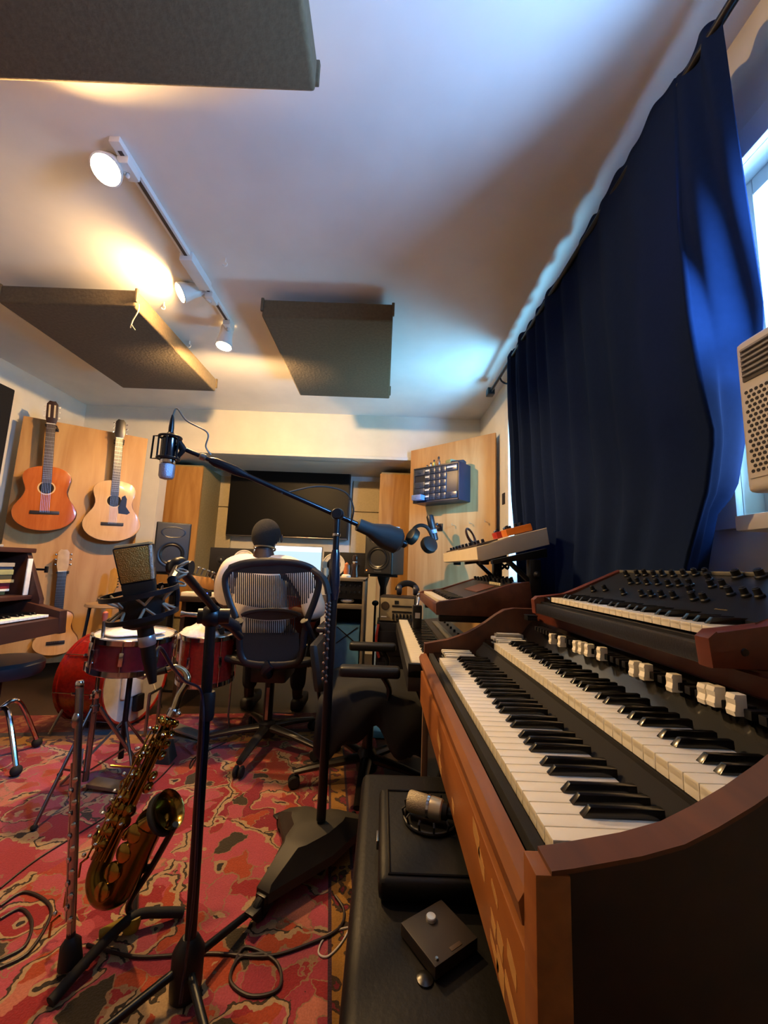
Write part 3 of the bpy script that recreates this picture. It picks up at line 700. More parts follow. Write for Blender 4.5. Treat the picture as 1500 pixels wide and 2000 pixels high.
# ---- upright piano at the left
up = thing('upright_piano', 'dark brown upright piano with books on its open shelf at the left edge', 'piano', (-2.1, 1.7, 0))
pw = wood('piano_wood', '#28120c', '#3c1c12', .45, 3, 'Y')
UX = -1.66; UY1 = 2.16; UY0 = 1.05
P('key_bed', MB().prism([(UX, .625), (UX-.01, .70), (UX-.06, .708), (-2.05, .712), (-2.05, .625)], xz(UY1), UY1-UY0, .004), pw, up)
P('far_key_cheek', MB().prism([(UX, .62), (UX-.008, .735), (UX-.30, .80), (-2.05, .80), (-2.05, .62)], xz(UY1), .05, .006), pw, up)
P('far_side', MB().prism([(-1.80, .62), (-1.80, .79), (-1.905, 1.03), (-2.4, 1.045), (-2.4, 0), (-2.2, 0), (-2.05, .62)], xz(UY1), .03, .005), pw, up)
P('lid', MB().box(-2.42, -1.89, UY0, UY1+.01, 1.03, 1.055, .005), pw, up)
P('back', MB().box(-2.4, -2.36, UY0, UY1-.03, 0, 1.03), pw, up)
P('lower_panel', MB().box(-2.2, -2.17, UY0, UY1-.03, .02, .63), pw, up)
P('near_side', MB().box(-2.4, -1.95, UY0, UY0+.03, 0, 1.03, .004), pw, up)
P('shelf', MB().box(-2.36, -1.84, UY0+.03, UY1-.03, .79, .81, .002), pw, up)
keyboard(up, (UX-.035, UY1-.085, .722), (0, -1, 0), (1, 0, 0), 40, 4, wl=.14, lip=.012, mw=ivory)
one('white_card', MB().box(-1.868, -1.862, UY1-.062, UY1-.035, .811, 1.0, .001), mat('pale_card2', '#cfc8bc', .7), 'narrow white card standing upright at the end of the piano shelf', 'card', (-1.865, UY1-.05, .811))
bk = [('#7a6b3c', 'olive'), ('#d8d2c4', 'white'), ('#7c1c22', 'crimson'), ('#b59a62', 'tan'), ('#3c3c2c', 'dark green'), ('#8c8a5c', 'pale green'), ('#20344f', 'blue'), ('#9a8f7a', 'beige')]
z = .812
for i, (c_, nm) in enumerate(bk):
    h = (.018, .012, .03, .016, .024, .026, .014, .02)[i]; dx = rnd.uniform(-.012, .012)
    t = thing('book', '%s book lying in the stack on the piano shelf, %s' % (nm, 'bottom of the stack' if i == 0 else 'on the %s book' % bk[i-1][1]), 'book', (-2.12, 1.9, z), 'books on the piano shelf')
    P('cover', MB().box(-2.20+dx, -1.925+dx, 1.80+dx, UY1-.075+dx, z, z+h, .002), mat('book_'+nm.replace(' ', '_'), c_, .6), t)
    P('pages', MB().box(-2.19+dx, -1.930+dx, 1.804+dx, UY1-.073+dx, z+.003, z+h-.003), mat('paper', '#d9cfb8', .8), t); z += h+.0005
one('song_folder', MB().box(-2.3, -1.96, 1.7, 2.05, 1.055, 1.068, .003), mat('folder_grey', '#8d8880', .6), 'grey folder lying on top of the brown piano', 'folder', (-2.1, 1.9, 1.055))
cm = thing('mic_clamp', 'small black clamp with wing screw on the far end of the piano', 'clamp', (-1.95, UY1, .95))
P('jaw', MB().box(-1.97, -1.93, UY1-.005, UY1+.045, .93, .955, .003).cyl((-1.93, UY1+.03, .942), (-1.85, UY1+.04, .942), .006), blackm, cm)
P('wing_screw', MB().box(-1.855, -1.84, UY1+.034, UY1+.046, .925, .96, .003), blackm, cm)
# ------------------------------------------------------------------ microphones and stands in front
# ---- right boom stand with weighted tripod base on casters
BX, BYY = -.180, 1.505
bs2 = thing('boom_stand', 'tall black studio boom stand with cast tripod base on casters', 'microphone stand', (BX, BYY, 0))
top = at(655, 1004, BYY); top.x = BX
feet = [V((-.315, 1.285, 0)), V((-.345, 1.66, 0)), V((-.03, 1.63, 0))]
castm = mat('cast_iron_grey', '#2e2a22', .6, .2, bump=.1)
F0 = V((BX-.02, BYY+.0, 0))
mb = MB()
arms = sorted(feet, key=lambda f: math.atan2(f.y-F0.y, f.x-F0.x))
def star(rk, wid, ck, z):
    o = []
    for i, f in enumerate(arms):
        d = (f-F0); L_ = d.length; d.normalize(); s_ = V((-d.y, d.x, 0)); nx = (arms[(i+1) % 3]-F0).normalized()
        m_ = d+nx; m_ = m_.normalized() if m_.length > .05 else s_
        if m_.dot(s_) < 0: m_ = -m_
        for k, w_ in ((.82, -1.25), (1, -.8), (1, .8), (.82, 1.25)): o.append(F0+d*L_*rk*k+s_*wid*w_+V((0, 0, z)))
        o.append(F0+m_*ck+V((0, 0, z)))
    return o
rings = [star(.98, .030, .098, .055), star(.98, .030, .098, .082), star(.93, .024, .090, .096), star(.50, .034, .072, .138), star(.42, .028, .058, .142)]
mb.ring_strip(rings)
P('base_casting', mb, castm, bs2, sharp=28)
for f in feet:
    d = (f-F0).normalized(); q = F0 + (f-F0)*.94
    cs = P('caster', MB().lathe([(.028, -.011), (.032, -.006), (.032, .006), (.028, .011)], V((q.x+d.x*.012, q.y+d.y*.012, RZ+.0325)), V((-d.y, d.x, 0)), 20), rubber, bs2)
    P('caster_fork', MB().box(-.02, .02, -.018, .018, .03, .075, .004, frame((q.x, q.y, 0), d)), blackm, cs)
    P('brake_lever', MB().box(.028, .062, -.016, .016, .048, .056, .003, frame((q.x, q.y, 0), d)), black, cs)
P('lower_tube', MB().cyl((BX, BYY, .15), (BX, BYY, .96), .0165, n=20), blackm, bs2)
P('grip_sleeve', MB().lathe([(.018, .90), (.023, .93), (.023, .97), (.017, 1.07), (.013, 1.085)], (BX, BYY, 0), (0, 0, 1), 20), mat('blue_black_grip', '#12131c', .25, coat=.4), bs2)
P('upper_tube', MB().cyl((BX, BYY, 1.08), (BX, BYY, top.z-.015), .012, n=16), blackm, bs2)
P('tube_ring', MB().lathe([(.015, 0), (.016, .004), (.015, .010)], (BX, BYY, top.z-.085), (0, 0, 1), 18), chrome, bs2)
P('swivel_clutch', MB().ball(top, .026, 16, (1, 1, .9)).cyl(top-V((0, .03, 0)), top+V((0, .03, 0)), .018), blackm, bs2)
bA, bB = at(352, 874, 1.30), at(712, 1030, 1.575)
P('boom_arm', MB().cyl(top+(bA-top)*.62, bB, .0095, n=14).cyl(top+(bA-top)*.62, bA, .0075, n=12), mat('boom_black', '#17171b', .25, .5), bs2)
u = (top-bA).normalized()
P('boom_grip', MB().lathe([(.010, 0), (.016, .02), (.017, .09), (.011, .13)], bA+u*.10, u, 16), mat('boom_black', '#17171b', .25, .5), bs2)
P('boom_collar', MB().lathe([(.009, 0), (.0125, .004), (.0125, .018), (.009, .022)], bA+u*.065, u, 16), steel, bs2)
cw0 = bB - u*0; ud = u
P('counterweight', MB().lathe([(.012, -.035), (.026, -.03), (.028, .02), (.03, .03), (.052, .09), (.054, .15), (.040, .165), (.012, .168)], bB, ud, 12), mat('rough_black_weight', '#25231f', .75, bump=.3), bs2)
P('end_bolt', MB().lathe([(.012, 0), (.016, .01), (.016, .022), (.008, .03)], bB+ud*.168, ud, 14), blackm, bs2)

# ---- silver microphone in a cage shock mount, hanging at the boom's end
mc = at(328, 880, 1.285); mm = thing('studio_microphone', 'silver-headed black microphone upside down in a cage mount at the end of the long boom', 'microphone', mc)
ax = (at(322, 948, 1.285)-at(333, 845, 1.285)).normalized()       # pointing down the microphone
o = at(333, 852, 1.285)
P('body', MB().lathe([(.010, -.012), (.018, 0), (.0235, .006), (.0235, .075), (.0215, .08)], o, ax, 24), mat('mic_black_gloss', '#0c0d14', .18, .3, coat=.5), mm)
P('chrome_band', MB().lathe([(.0205, .08), (.0235, .082), (.0235, .094), (.021, .098)], o, ax, 24), chrome, mm)
P('head_grille', MB().lathe([(.021, .098), (.0238, .10), (.0238, .138), (.019, .146), (.008, .149)], o, ax, 24), mat('grille_silver', '#a9a6b4', .3, .8, bump=.6, scale=400), mm)
P('connector', MB().lathe([(.0085, -.012), (.0085, -.03), (.006, -.06), (.003, -.075)], o, ax, 14), blackm, mm)
sm_ = mm
mb = MB(); xa = V((1, 0, 0)); xa = (xa-ax*xa.dot(ax)).normalized(); ya = ax.cross(xa)
for h in (.004, .078):
    mb.torus(o+ax*h, ax, .033, .0045, 28, 8)
for k in range(6):
    if k in (4,): continue
    a = k*PI/3+.3; p = o + (xa*math.cos(a)+ya*math.sin(a))*.034; mb.cyl(p+ax*.004, p+ax*.078, .003, n=8)
P('cage_mount', mb, blackm, mm)
mb = MB()
a_ = o-xa*.034; mb.tube([a_+ax*.0, a_-xa*.022+ax*.0, a_-xa*.024+ax*.078, a_+ax*.078], .0032, 8)
P('cage_handle', mb, blackm, mm)
mb = MB(); mb.tube([o+xa*.033+ax*.02, o+xa*.046+ax*.04, bA], [.008, .011, .008], 10); mb.tube([o+xa*.033+ax*.07, o+xa*.046+ax*.05, bA], [.006, .009, .008], 10)
P('mount_arm', mb, blackm, mm)
cab = mat('dark_cable', '#1a1716', .5)
cs_ = curve([o-ax*.07, o-ax*.098+xa*.012, at(365, 822, 1.29), at(405, 845, 1.31), at(402, 872, 1.32), at(412, 888, 1.335)], 8)
one('microphone_cable', MB().tube(cs_, .0026, 8), mat('grey_cable', '#5b5348', .5), 'thin cable looping from the cage-mounted microphone to the boom', 'cable', cs_[0])
pt = [bA+(top-bA)*t_ for t_ in (.62, .68)]
cs_ = curve([pt[0]+V((0, -.012, -.012)), at(560, 962, 1.45), at(620, 950, 1.48), at(672, 960, 1.5), at(690, 990, 1.5), at(686, 1020, 1.53)], 8)
one('boom_cable', MB().tube(cs_, .003, 8), cab, 'thin dark cable arching over the middle of the long boom', 'cable', cs_[0])
cs_ = curve([at(611, 1113, 1.49), at(632, 1130, 1.47), at(641, 1160, 1.465), at(640, 1200, 1.465), at(637, 1270, 1.468), at(634, 1330, 1.47)], 8)
t = thing('headphone_cable', 'thick dark cable hooked over the boom stand and hanging down its pole', 'cable', cs_[0])
P('upper_loop', MB().tube(cs_[:17], .012, 10), mat('dull_black_sleeve', '#2b2724', .35), t)
P('hanging_length', MB().tube(cs_[16:], .008, 8), cab, t)
mb = MB(); zz = curve([cs_[20], cs_[28], cs_[-1]], 12)
for i, p in enumerate(zz): mb.ball(p+V((.006*(-1)**i, -.006, 0)), .0055, 8)
P('braid', mb, mat('braid_brown', '#6a4a3a', .4), t)

# ---- front stand: pole, clutch, short boom toward the camera, big microphone in an elastic mount
GX, GY = -.430, 1.083
fs = thing('microphone_stand', 'black tripod microphone stand in the foreground with short boom', 'microphone stand', (GX, GY, 0))
ptop = at(412, 1212, GY)
P('pole', MB().cyl((GX+.004, GY, .06), ptop, .0135, n=18), mat('pole_black', '#121216', .28, .5), fs)
P('pole_collar', MB().lathe([(.0145, 0), (.017, .01), (.017, .06), (.0145, .07)], (GX-.008, GY, .62), (-.02, 0, 1), 18), black, fs)
P('hub', MB().lathe([(.034, .012), (.036, .03), (.036, .10), (.022, .125), (.016, .13)], (GX, GY, 0), (0, 0, 1), 20), black, fs)
for (x, y) in ((-.30, 1.36), (-.68, .83), (-.24, .86)):
    f = V((x, y, RZ+.012)); lg = P('leg', MB().cyl(V((GX, GY, .075)), f, .0095, n=12), blackm, fs)
    d = (f-V((GX, GY, .075))).normalized(); P('rubber_foot', MB().cyl(f-d*.035, f+d*.012, .013, n=12), rubber, lg)
    P('white_band', MB().cyl(f-d*.05, f-d*.035, .011, n=12), mat('band_white', '#b9b2a6', .5), lg)
m1 = V((-.425, .68, 0))
knuck = at(350, 1108, .80); bend = at(470, 1245, 1.22)
P('clutch', MB().ball(ptop+V((0, 0, .012)), .030, 16).cyl(ptop+V((-.03, -.012, .012)), ptop+V((.045, .01, .012)), .020), blackm, fs)
P('clutch_lever', MB().tube([ptop+V((-.02, -.02, .015)), ptop+V((-.055, -.03, .018)), ptop+V((-.065, -.032, .018))], [.006, .006, .009], 10), chrome, fs)
P('boom_arm', MB().cyl(knuck, ptop+V((.01, .01, .022)), .0095, n=14).cyl(ptop+V((.01, .01, .022)), bend, .0095, n=14), blackm, fs)
P('boom_sleeve', MB().lathe([(.011, 0), (.016, .01), (.017, .10), (.012, .12)], ptop+(bend-ptop)*.1+V((0, 0, .02)), (bend-ptop), 14), black, fs)
P('boom_knuckle', MB().ball(knuck, .021, 14).cyl(knuck-V((.02, 0, 0)), knuck+V((.025, 0, 0)), .014), blackm, fs)
navy = mat('navy_black_metal', '#10131f', .35, .3)
bt, tp = at(285, 1235, .68), at(262, 1066, .66)
zx = (tp-bt).normalized(); ln = (tp-bt).length
Fm = frame(bt, (.93, .40, 0), zx)       # local x across the head, y toward the back, z up the body
mk = thing('condenser_microphone', 'large side-address microphone with brass grille in an elastic mount in the foreground', 'microphone', bt)
def tap(w0, w1, d0, d1, z0, z1, bev=.004):
    w0, w1 = w0*.88, w1*.88
    return [Fm @ V(p) for p in ((-w0, -d0, z0), (w0, -d0, z0), (-w0, d0, z0), (w0, d0, z0), (-w1, -d1, z1), (w1, -d1, z1), (-w1, d1, z1), (w1, d1, z1))]
P('body', MB().hexa(tap(.022, .027, .016, .0185, .015, ln*.60), .005), mat('mic_matte_black', '#101014', .45), mk)
P('head_frame', MB().hexa(tap(.027, .0315, .019, .0215, ln*.58, ln), .004), navy, mk)
brass = mat('brass_mesh', '#b78a46', .35, .75, var=.15, scale=500, bump=.6)
for s, nm in ((-1, 'front_grille'), (1, 'back_grille')):
    P(nm, MB().hexa([Fm @ V(p) for p in ((-.0215, s*.0165, ln*.60), (.0200, s*.0165, ln*.60), (-.0215, s*.0205, ln*.60), (.0200, s*.0205, ln*.60), (-.0252, s*.019, ln*.985), (.0232, s*.019, ln*.985), (-.0252, s*.0228, ln*.985), (.0232, s*.0228, ln*.985))], .002), brass, mk)
P('side_grille', MB().hexa([Fm @ V(p) for p in ((.0202, -.0200, ln*.60), (.0242, -.0195, ln*.60), (.0202, -.006, ln*.6), (.0244, -.006, ln*.6), (.0234, -.0225, ln*.985), (.0278, -.0218, ln*.985), (.0236, -.011, ln*.985), (.0282, -.011, ln*.985))], .001), mat('silver_mesh', '#c9c6bd', .35, .8, scale=500, bump=.5), mk)
P('top_plate', MB().hexa(tap(.029, .028, .019, .018, ln, ln+.004), .0015), mat('brass_top', '#d9c08c', .3, .6), mk)
P('connector', MB().lathe([(.012, .02), (.0125, -.005), (.011, -.03)], (0, 0, 0), (0, 0, 1), 18).xf(Fm), black, mk)
P('connector_ring', MB().lathe([(.0118, -.022), (.0132, -.02), (.0132, -.006), (.0118, -.004)], (0, 0, 0), (0, 0, 1), 18).xf(Fm), mat('ring_silver', '#a9abb8', .3, .7), mk)
P('cable_plug', MB().lathe([(.011, -.03), (.011, -.045), (.006, -.085)], (0, 0, 0), (0, 0, 1), 14).xf(Fm), black, mk)
em = thing('shock_mount', 'round black elastic shock mount gripping the brass-grille microphone', 'shock mount', bt)
for z_, R in ((ln*.46, .055), (ln*.20, .050)):
    P('outer_ring', MB().lathe([(R, -.0038), (R+.003, -.0038), (R+.003, .0038), (R, .0038), (R, -.0038)], (0, 0, z_), (0, 0, 1), 32, caps=False).xf(Fm), navy, em)
P('inner_cup', MB().lathe([(.020, -.002), (.031, .004), (.034, ln*.36), (.031, ln*.36), (.022, .004)], (0, 0, .012), (0, 0, 1), 24, caps=False).xf(Fm), black, em)
mb = MB()
for k in range(12):
    a = k*PI/6; b_ = a+PI/12*(1 if k % 2 else -1)
    mb.cyl(Fm @ V((.033*math.cos(b_), .033*math.sin(b_), ln*.34)), Fm @ V((.055*math.cos(a), .055*math.sin(a), ln*.46)), .0022, n=6)
    mb.cyl(Fm @ V((.030*math.cos(b_), .030*math.sin(b_), ln*.30)), Fm @ V((.050*math.cos(a), .050*math.sin(a), ln*.20)), .0022, n=6)
P('elastic_cords', mb, mat('elastic_cream', '#a89a86', .7), em)
mb = MB()
for a in (.35, 1.1, 1.9): mb.tube([Fm @ V((.05*math.cos(a), .05*math.sin(a), ln*.16)), Fm @ V((.055*math.cos(a), .055*math.sin(a), ln*.33)), Fm @ V((.055*math.cos(a), .055*math.sin(a), ln*.50))], .004, 8)
P('ring_strut', mb, navy, em)
mb = MB(); q = Fm @ V((.046, .030, ln*.52)); mb.tube([Fm @ V((.048, .028, ln*.34)), q, knuck], [.008, .009, .011], 10); P('swivel_arm', mb, navy, em)
mb = MB()
for k in range(4): mb.torus(Fm @ V((.056+.003*k, .034+.002*k, ln*(.46+.075*k))), zx+V((.5*(-1)**k, 0, 0)), .010, .0019, 14, 6)
P('cord_loops', mb, mat('elastic_cream', '#a89a86', .7), em)
cs_ = curve([Fm @ V((0, 0, -.08)), at(310, 1265, .72), at(335, 1300, .80), at(360, 1330, .92), at(392, 1350, 1.055), at(397, 1420, 1.06), at(388, 1560, 1.06), at(378, 1750, 1.06), at(352, 1960, 1.03)], 8)
cs_ = [p if p.z > RZ+.005 else V((p.x, p.y, RZ+.005)) for p in cs_]
one('microphone_lead', MB().tube(cs_, .0034, 8), mat('blue_black_cable', '#141626', .3), 'blue-black cable from the brass-grille microphone down the front stand pole', 'cable', cs_[0])

# ---- organ bench with things on it
vinyl = mat('black_vinyl_seat', '#0a0807', .5, bump=.12, scale=120, spec=.25)
bn = thing('organ_bench', 'long black vinyl bench pushed under the organ', 'bench', (.1, .62, 0))
mb = MB(); mb.box(-.032, .235, .12, 1.11, .40, .5, .022, seg=3); P('seat_cushion', mb, vinyl, bn)
P('seat_frame', MB().box(-.01, .215, .15, 1.08, .34, .402, .003), dkwal, bn)
for x in (.0, .165):
    for y in (.17, 1.03): P('leg', MB().box(x, x+.04, y, y+.04, 0, .345, .003), dkwal, bn)
for px, py in ((830, 1914), (988, 1914)):
    q = atz(px, py, .5); P('tufted_button', MB().lathe([(.0115, -.002), (.011, .002), (.006, .0045), (.001, .005)], q, (0, 0, 1), 14), mat('button_vinyl', '#151310', .3), bn)
cc = thing('padded_case', 'flat black padded case lying on the bench', 'case', (.1, .8, .5))
P('case_body', MB().box(.012, .222, .70, .965, .502, .537, .013, seg=3), mat('case_leather', '#0c0b09', .5, bump=.15, scale=90, spec=.25), cc)
P('edge_piping', MB().tube([(.03, .712, .5375), (.205, .712, .5375), (.205, .952, .5375), (.03, .952, .5375)], .003, 6, closed=True), mat('case_leather', '#14130f', .4), cc)
P('zip_pull', MB().box(.008, .012, .80, .83, .515, .53, .001), steel, cc)
# silver microphone in a ring mount on the case
ms = thing('silver_microphone', 'silver and champagne microphone lying in a black ring mount on the padded case', 'microphone', (.1, .79, .55))
a, b_ = atz(796, 1562, .5620), atz(888, 1590, .5585); u = (b_-a).normalized(); L_ = (b_-a).length
Fs = frame(a, (0, 0, 1), u); FS_ = Fs @ MX.Diagonal((.92, .92, L_/.135, 1))
champ = mat('champagne_metal', '#b7ab93', .35, .7)
P('head_grille', MB().lathe([(.010, 0), (.0185, .003), (.0205, .008), (.0205, .055), (.019, .06)], (0, 0, 0), (0, 0, 1), 24).xf(FS_), mat('champagne_mesh', '#a99c80', .4, .6, scale=500, bump=.6), ms)
P('chrome_band', MB().lathe([(.0195, .058), (.0215, .059), (.0215, .066), (.0195, .067)], (0, 0, 0), (0, 0, 1), 24).xf(FS_), chrome, ms)
P('body', MB().lathe([(.020, .066), (.0208, .07), (.0205, .098), (.018, .102)], (0, 0, 0), (0, 0, 1), 24).xf(FS_), champ, ms)
P('connector', MB().lathe([(.0175, .10), (.016, .115), (.012, .118), (.011, .135)], (0, 0, 0), (0, 0, 1), 18).xf(FS_), black, ms)
rm = thing('ring_mount', 'black ring shock mount lying flat under the silver microphone', 'shock mount', (.1, .79, .55))
cM = (a+b_)/2; cM.z = .5415
P('ring', MB().torus(cM, (0, 0, 1), .052, .0035, 30, 8), black, rm)
for k in range(12):
    A_ = k*PI/6; P('ring_hook', MB().tube([cM+V((.052*math.cos(A_), .052*math.sin(A_), 0)), cM+V((.056*math.cos(A_), .056*math.sin(A_), .014)), cM+V((.050*math.cos(A_), .050*math.sin(A_), .018))], .0022, 6), black, rm)
# flat box pedal with a big silver button
zt = .518
A_, B_, C_, D_ = (atz(785, 1800, zt), atz(862, 1752, zt), atz(930, 1838, zt), atz(852, 1888, zt))
cen = (A_+B_+C_+D_)/4; ux = ((B_-A_)+(C_-D_)).normalized(); uy = V((-ux.y, ux.x, 0)); wx_, wy_ = (B_-A_).length/2, (D_-A_).length/2
Fp = MX((ux, uy, V((0, 0, 1)))).transposed().to_4x4(); Fp.translation = V((cen.x, cen.y, .5015))
loc_ = lambda px, py: Fp.inverted() @ atz(px, py, zt)
pb = thing('foot_controller', 'flat square dark brown metal box with a large silver button on the bench', 'controller', (cen.x, cen.y, .5))
P('housing', MB().box(-wx_, wx_, -wy_, wy_, 0, .0165, .002, Fp), mat('dark_brown_metal', '#241b15', .5, .2), pb)
q = loc_(842, 1796); P('silver_button', MB().lathe([(.0075, .0165), (.0075, .0205), (.0065, .0217), (.001, .0221)], (q.x, q.y, 0), (0, 0, 1), 22).xf(Fp), mat('button_silver', '#cfcac0', .3, .7), pb)
q = loc_(853, 1874); P('corner_screw', MB().lathe([(.003, .0165), (.002, .019)], (q.x, q.y, 0), (0, 0, 1), 10).xf(Fp), steel, pb)
q = loc_(890, 1848); P('slot_plate', MB().box(q.x-.010, q.x+.010, q.y-.003, q.y+.003, .016, .0172, .0005, Fp), mat('slot_brown', '#4b3c30', .4, .5), pb)
# ------------------------------------------------------------------ saxophone and flute on their stand
brassg = mat('sax_brass', '#6b5a28', .24, 1, .15, scale=30); lacq = mat('sax_lacquer_gold', '#94783a', .18, 1, .1); pearl = mat('key_pearl', '#d8d4cc', .2)
SYY = 1.25
def sp_(px, py, y=SYY): return at(px, py, y)
sx_ = thing('saxophone', 'brass saxophone standing tilted on its black floor stand', 'saxophone', sp_(205, 1738))
p_neck, p_low = sp_(338, 1392, 1.29), sp_(205, 1668, 1.235)
bowA = [p_neck, p_neck+(p_low-p_neck)*.33, p_neck+(p_low-p_neck)*.66, p_low, sp_(192, 1712, 1.225), sp_(203, 1742, 1.215), sp_(232, 1738, 1.205), sp_(252, 1702, 1.20), sp_(277, 1645, 1.19), sp_(297, 1604, 1.185)]
cv = curve(bowA, 6); n = len(cv)
rad = [.013 + .022*min(1, i/(n*.60)) + (.004*max(0, (i/n-.60)/.40)) for i in range(n)]
P('body_tube', MB().tube(cv, rad, 20), brassg, sx_)
bd = (cv[-1]-cv[-7]).normalized(); bax = (bd + V((.25, -.55, .1))).normalized()
bell = MB(); prof_ = [(.036, -.01), (.0375, .02), (.042, .042), (.050, .058), (.0515, .061), (.0495, .060), (.039, .043), (.034, .02), (.033, -.005)]
Fb = frame(cv[-1], (1, 0, 0), (bd+V((.75, -.02, -.10))).normalized())
bell.lathe(prof_, (0, 0, 0), (0, 0, 1), 32, caps=False); bell.xf(Fb); P('bell', bell, lacq, sx_)
nk = curve([p_neck, sp_(350, 1358, 1.30), sp_(366, 1330, 1.31), sp_(360, 1312, 1.315), sp_(342, 1303, 1.31), sp_(326, 1308, 1.30)], 6)
P('neck', MB().tube(nk, [.0125-.004*i/len(nk) for i in range(len(nk))], 14), mat('neck_silver', '#b9b09a', .15, 1, .05), sx_)
P('neck_ring', MB().lathe([(.014, -.012), (.017, -.008), (.017, .010), (.014, .014)], p_neck, (p_neck-p_low), 18).ball(p_neck+V((.022, -.01, 0)), .008, 10), chrome, sx_)
P('mouthpiece', MB().cyl(nk[-1], nk[-1]+V((-.05, 0, -.018)), .011, .006, 14), black, sx_)
ud = (p_low-p_neck).normalized(); sd = V((ud.z, 0, -ud.x)).normalized(); fwd = V((0, -1, 0)); fwd = (fwd-ud*fwd.dot(ud)).normalized(); sd = ud.cross(fwd)
LB = (p_low-p_neck).length
mb = MB(); r_ = random.Random(5)
for k in range(5):
    o_ = p_neck+ud*.05+fwd*(.026+.004*k)+sd*(-.022+.011*k); mb.cyl(o_, o_+ud*(LB*.85)+fwd*.012, .0026, n=8)
for k in range(12):
    t_ = .06+.075*k; c_ = p_neck+ud*LB*t_; rr = .014+.022*t_; pr_ = .011+.010*t_
    for s_ in (-1.25, -.55, .2, .9):
        if r_.random() < .3: continue
        dn = (fwd*math.cos(s_)+sd*math.sin(s_)).normalized(); q = c_+dn*(rr+.010)
        P('key_cup', MB().lathe([(pr_*.95, -.004), (pr_, 0), (pr_*.9, .004), (pr_*.4, .006), (.003, .010)], q, dn, 16), lacq, sx_)
        if k % 2: P('finger_pearl', MB().ball(q+dn*.010+sd*.008, .0062, 10, (1, 1, .7)), chrome, sx_)
for k in range(4):
    q = sp_(215+k*22, 1725-k*38, 1.20)+fwd*(.032+.004*k); P('key_cup', MB().lathe([(.022, -.006), (.023, 0), (.021, .005), (.008, .008)], q, fwd+sd*.3, 18), lacq, sx_)
for k in range(7):
    q = p_neck+ud*(.12+.07*k)+sd*.035+fwd*.01; mb.tube([q, q+sd*.012+ud*.02, q+ud*.05], .003, 6); P('finger_pearl', MB().ball(q+sd*.014, .006, 8), chrome, sx_)
q = p_neck+ud*.16-sd*.012; mb.tube([q, q+V((-.05, -.02, .015)), q+V((-.10, -.03, .022))], .003, 6)
P('key_rods', mb, lacq, sx_)
g = thing('saxophone_stand', 'low black saxophone stand with yellow-tipped foot and a flute peg', 'instrument stand', (-.66, 1.25, 0))
f1, f2, f3 = atz(98, 1958, .02), atz(358, 1782, .02), V((-.80, 1.50, .02)); hub_ = atz(262, 1790, .045)
mb = MB(); cvv = curve([f1, f1+(hub_-f1)*.5+V((0, 0, .012)), hub_, hub_+(f2-hub_)*.6+V((0, .0, .004)), f2], 6); mb.tube(cvv, .0125, 12); P('base_bar', mb, rubber, g)
P('rear_leg', MB().tube([hub_, f3], .010, 10), blackm, g)
P('yellow_cap', MB().lathe([(.020, 0), (.022, .02), (.019, .035)], hub_+V((-.006, -.0, -.03)), (.15, 0, 1), 16).cyl(hub_+V((-.07, -.03, -.022)), hub_, .012, n=12), mat('yellow_rubber', '#8e7414', .55), g)
u1 = [hub_+V((0, 0, .0)), sp_(252, 1765, 1.235), sp_(297, 1692, 1.20), sp_(343, 1610, 1.165)]
P('upright', MB().tube(curve(u1, 6), .0085, 10), blackm, g)
Fc = Fb @ MX.Translation(V((0, 0, .036)))
P('bell_cradle', MB().tube([Fc @ V((.0455*math.cos(a_), .0455*math.sin(a_), 0)) for a_ in [math.radians(95+i*16) for i in range(17)]], .008, 8), rubber, g)
P('lower_yoke', MB().tube([sp_(295, 1695, 1.202), sp_(275, 1698, 1.232), sp_(250, 1702, 1.262)], .010, 10), rubber, g)
fl0, fl1 = V((-.735, 1.125, 0)), at(156, 1332, 1.125)
P('flute_peg', MB().lathe([(.026, .025), (.022, .07), (.010, .085), (.007, .15)], fl0, fl1-fl0, 16).cyl(fl0+V((0, 0, .02)), f1+(hub_-f1)*.4, .009), black, g)
fu = (fl1-V((fl0.x, fl0.y, .0))).normalized(); fb = fl0+fu*.088
fl = thing('flute', 'silver flute standing upright on the peg of the saxophone stand', 'flute', fb)
silv = mat('flute_silver', '#a9a2a2', .25, 1, .06)
P('tube', MB().cyl(fb, fl1-fu*.012, .0095, n=18), silv, fl)
P('crown', MB().lathe([(.0095, -.014), (.0105, -.012), (.0105, 0), (.008, .004), (.001, .005)], fl1, fu, 18), chrome, fl)
mb = MB(); LF = (fl1-fb).length
for k in range(13):
    q = fb+fu*(.04+k*.027)+V((-.0055 if k % 2 else .004, -.010, 0)); mb.lathe([(.0068, 0), (.0065, .0025), (.003, .004)], q, (-.4 if k % 2 else .3, -1, 0), 12)
mb.cyl(fb+fu*.03+V((-.013, -.002, 0)), fb+fu*.40+V((-.013, -.002, 0)), .0022, n=8); P('keywork', mb, chrome, fl)
P('lip_plate', MB().ball(fb+fu*(LF-.095)+V((-.003, -.003, 0)), .0115, 12, (1, 1, 2.0)), silv, fl)

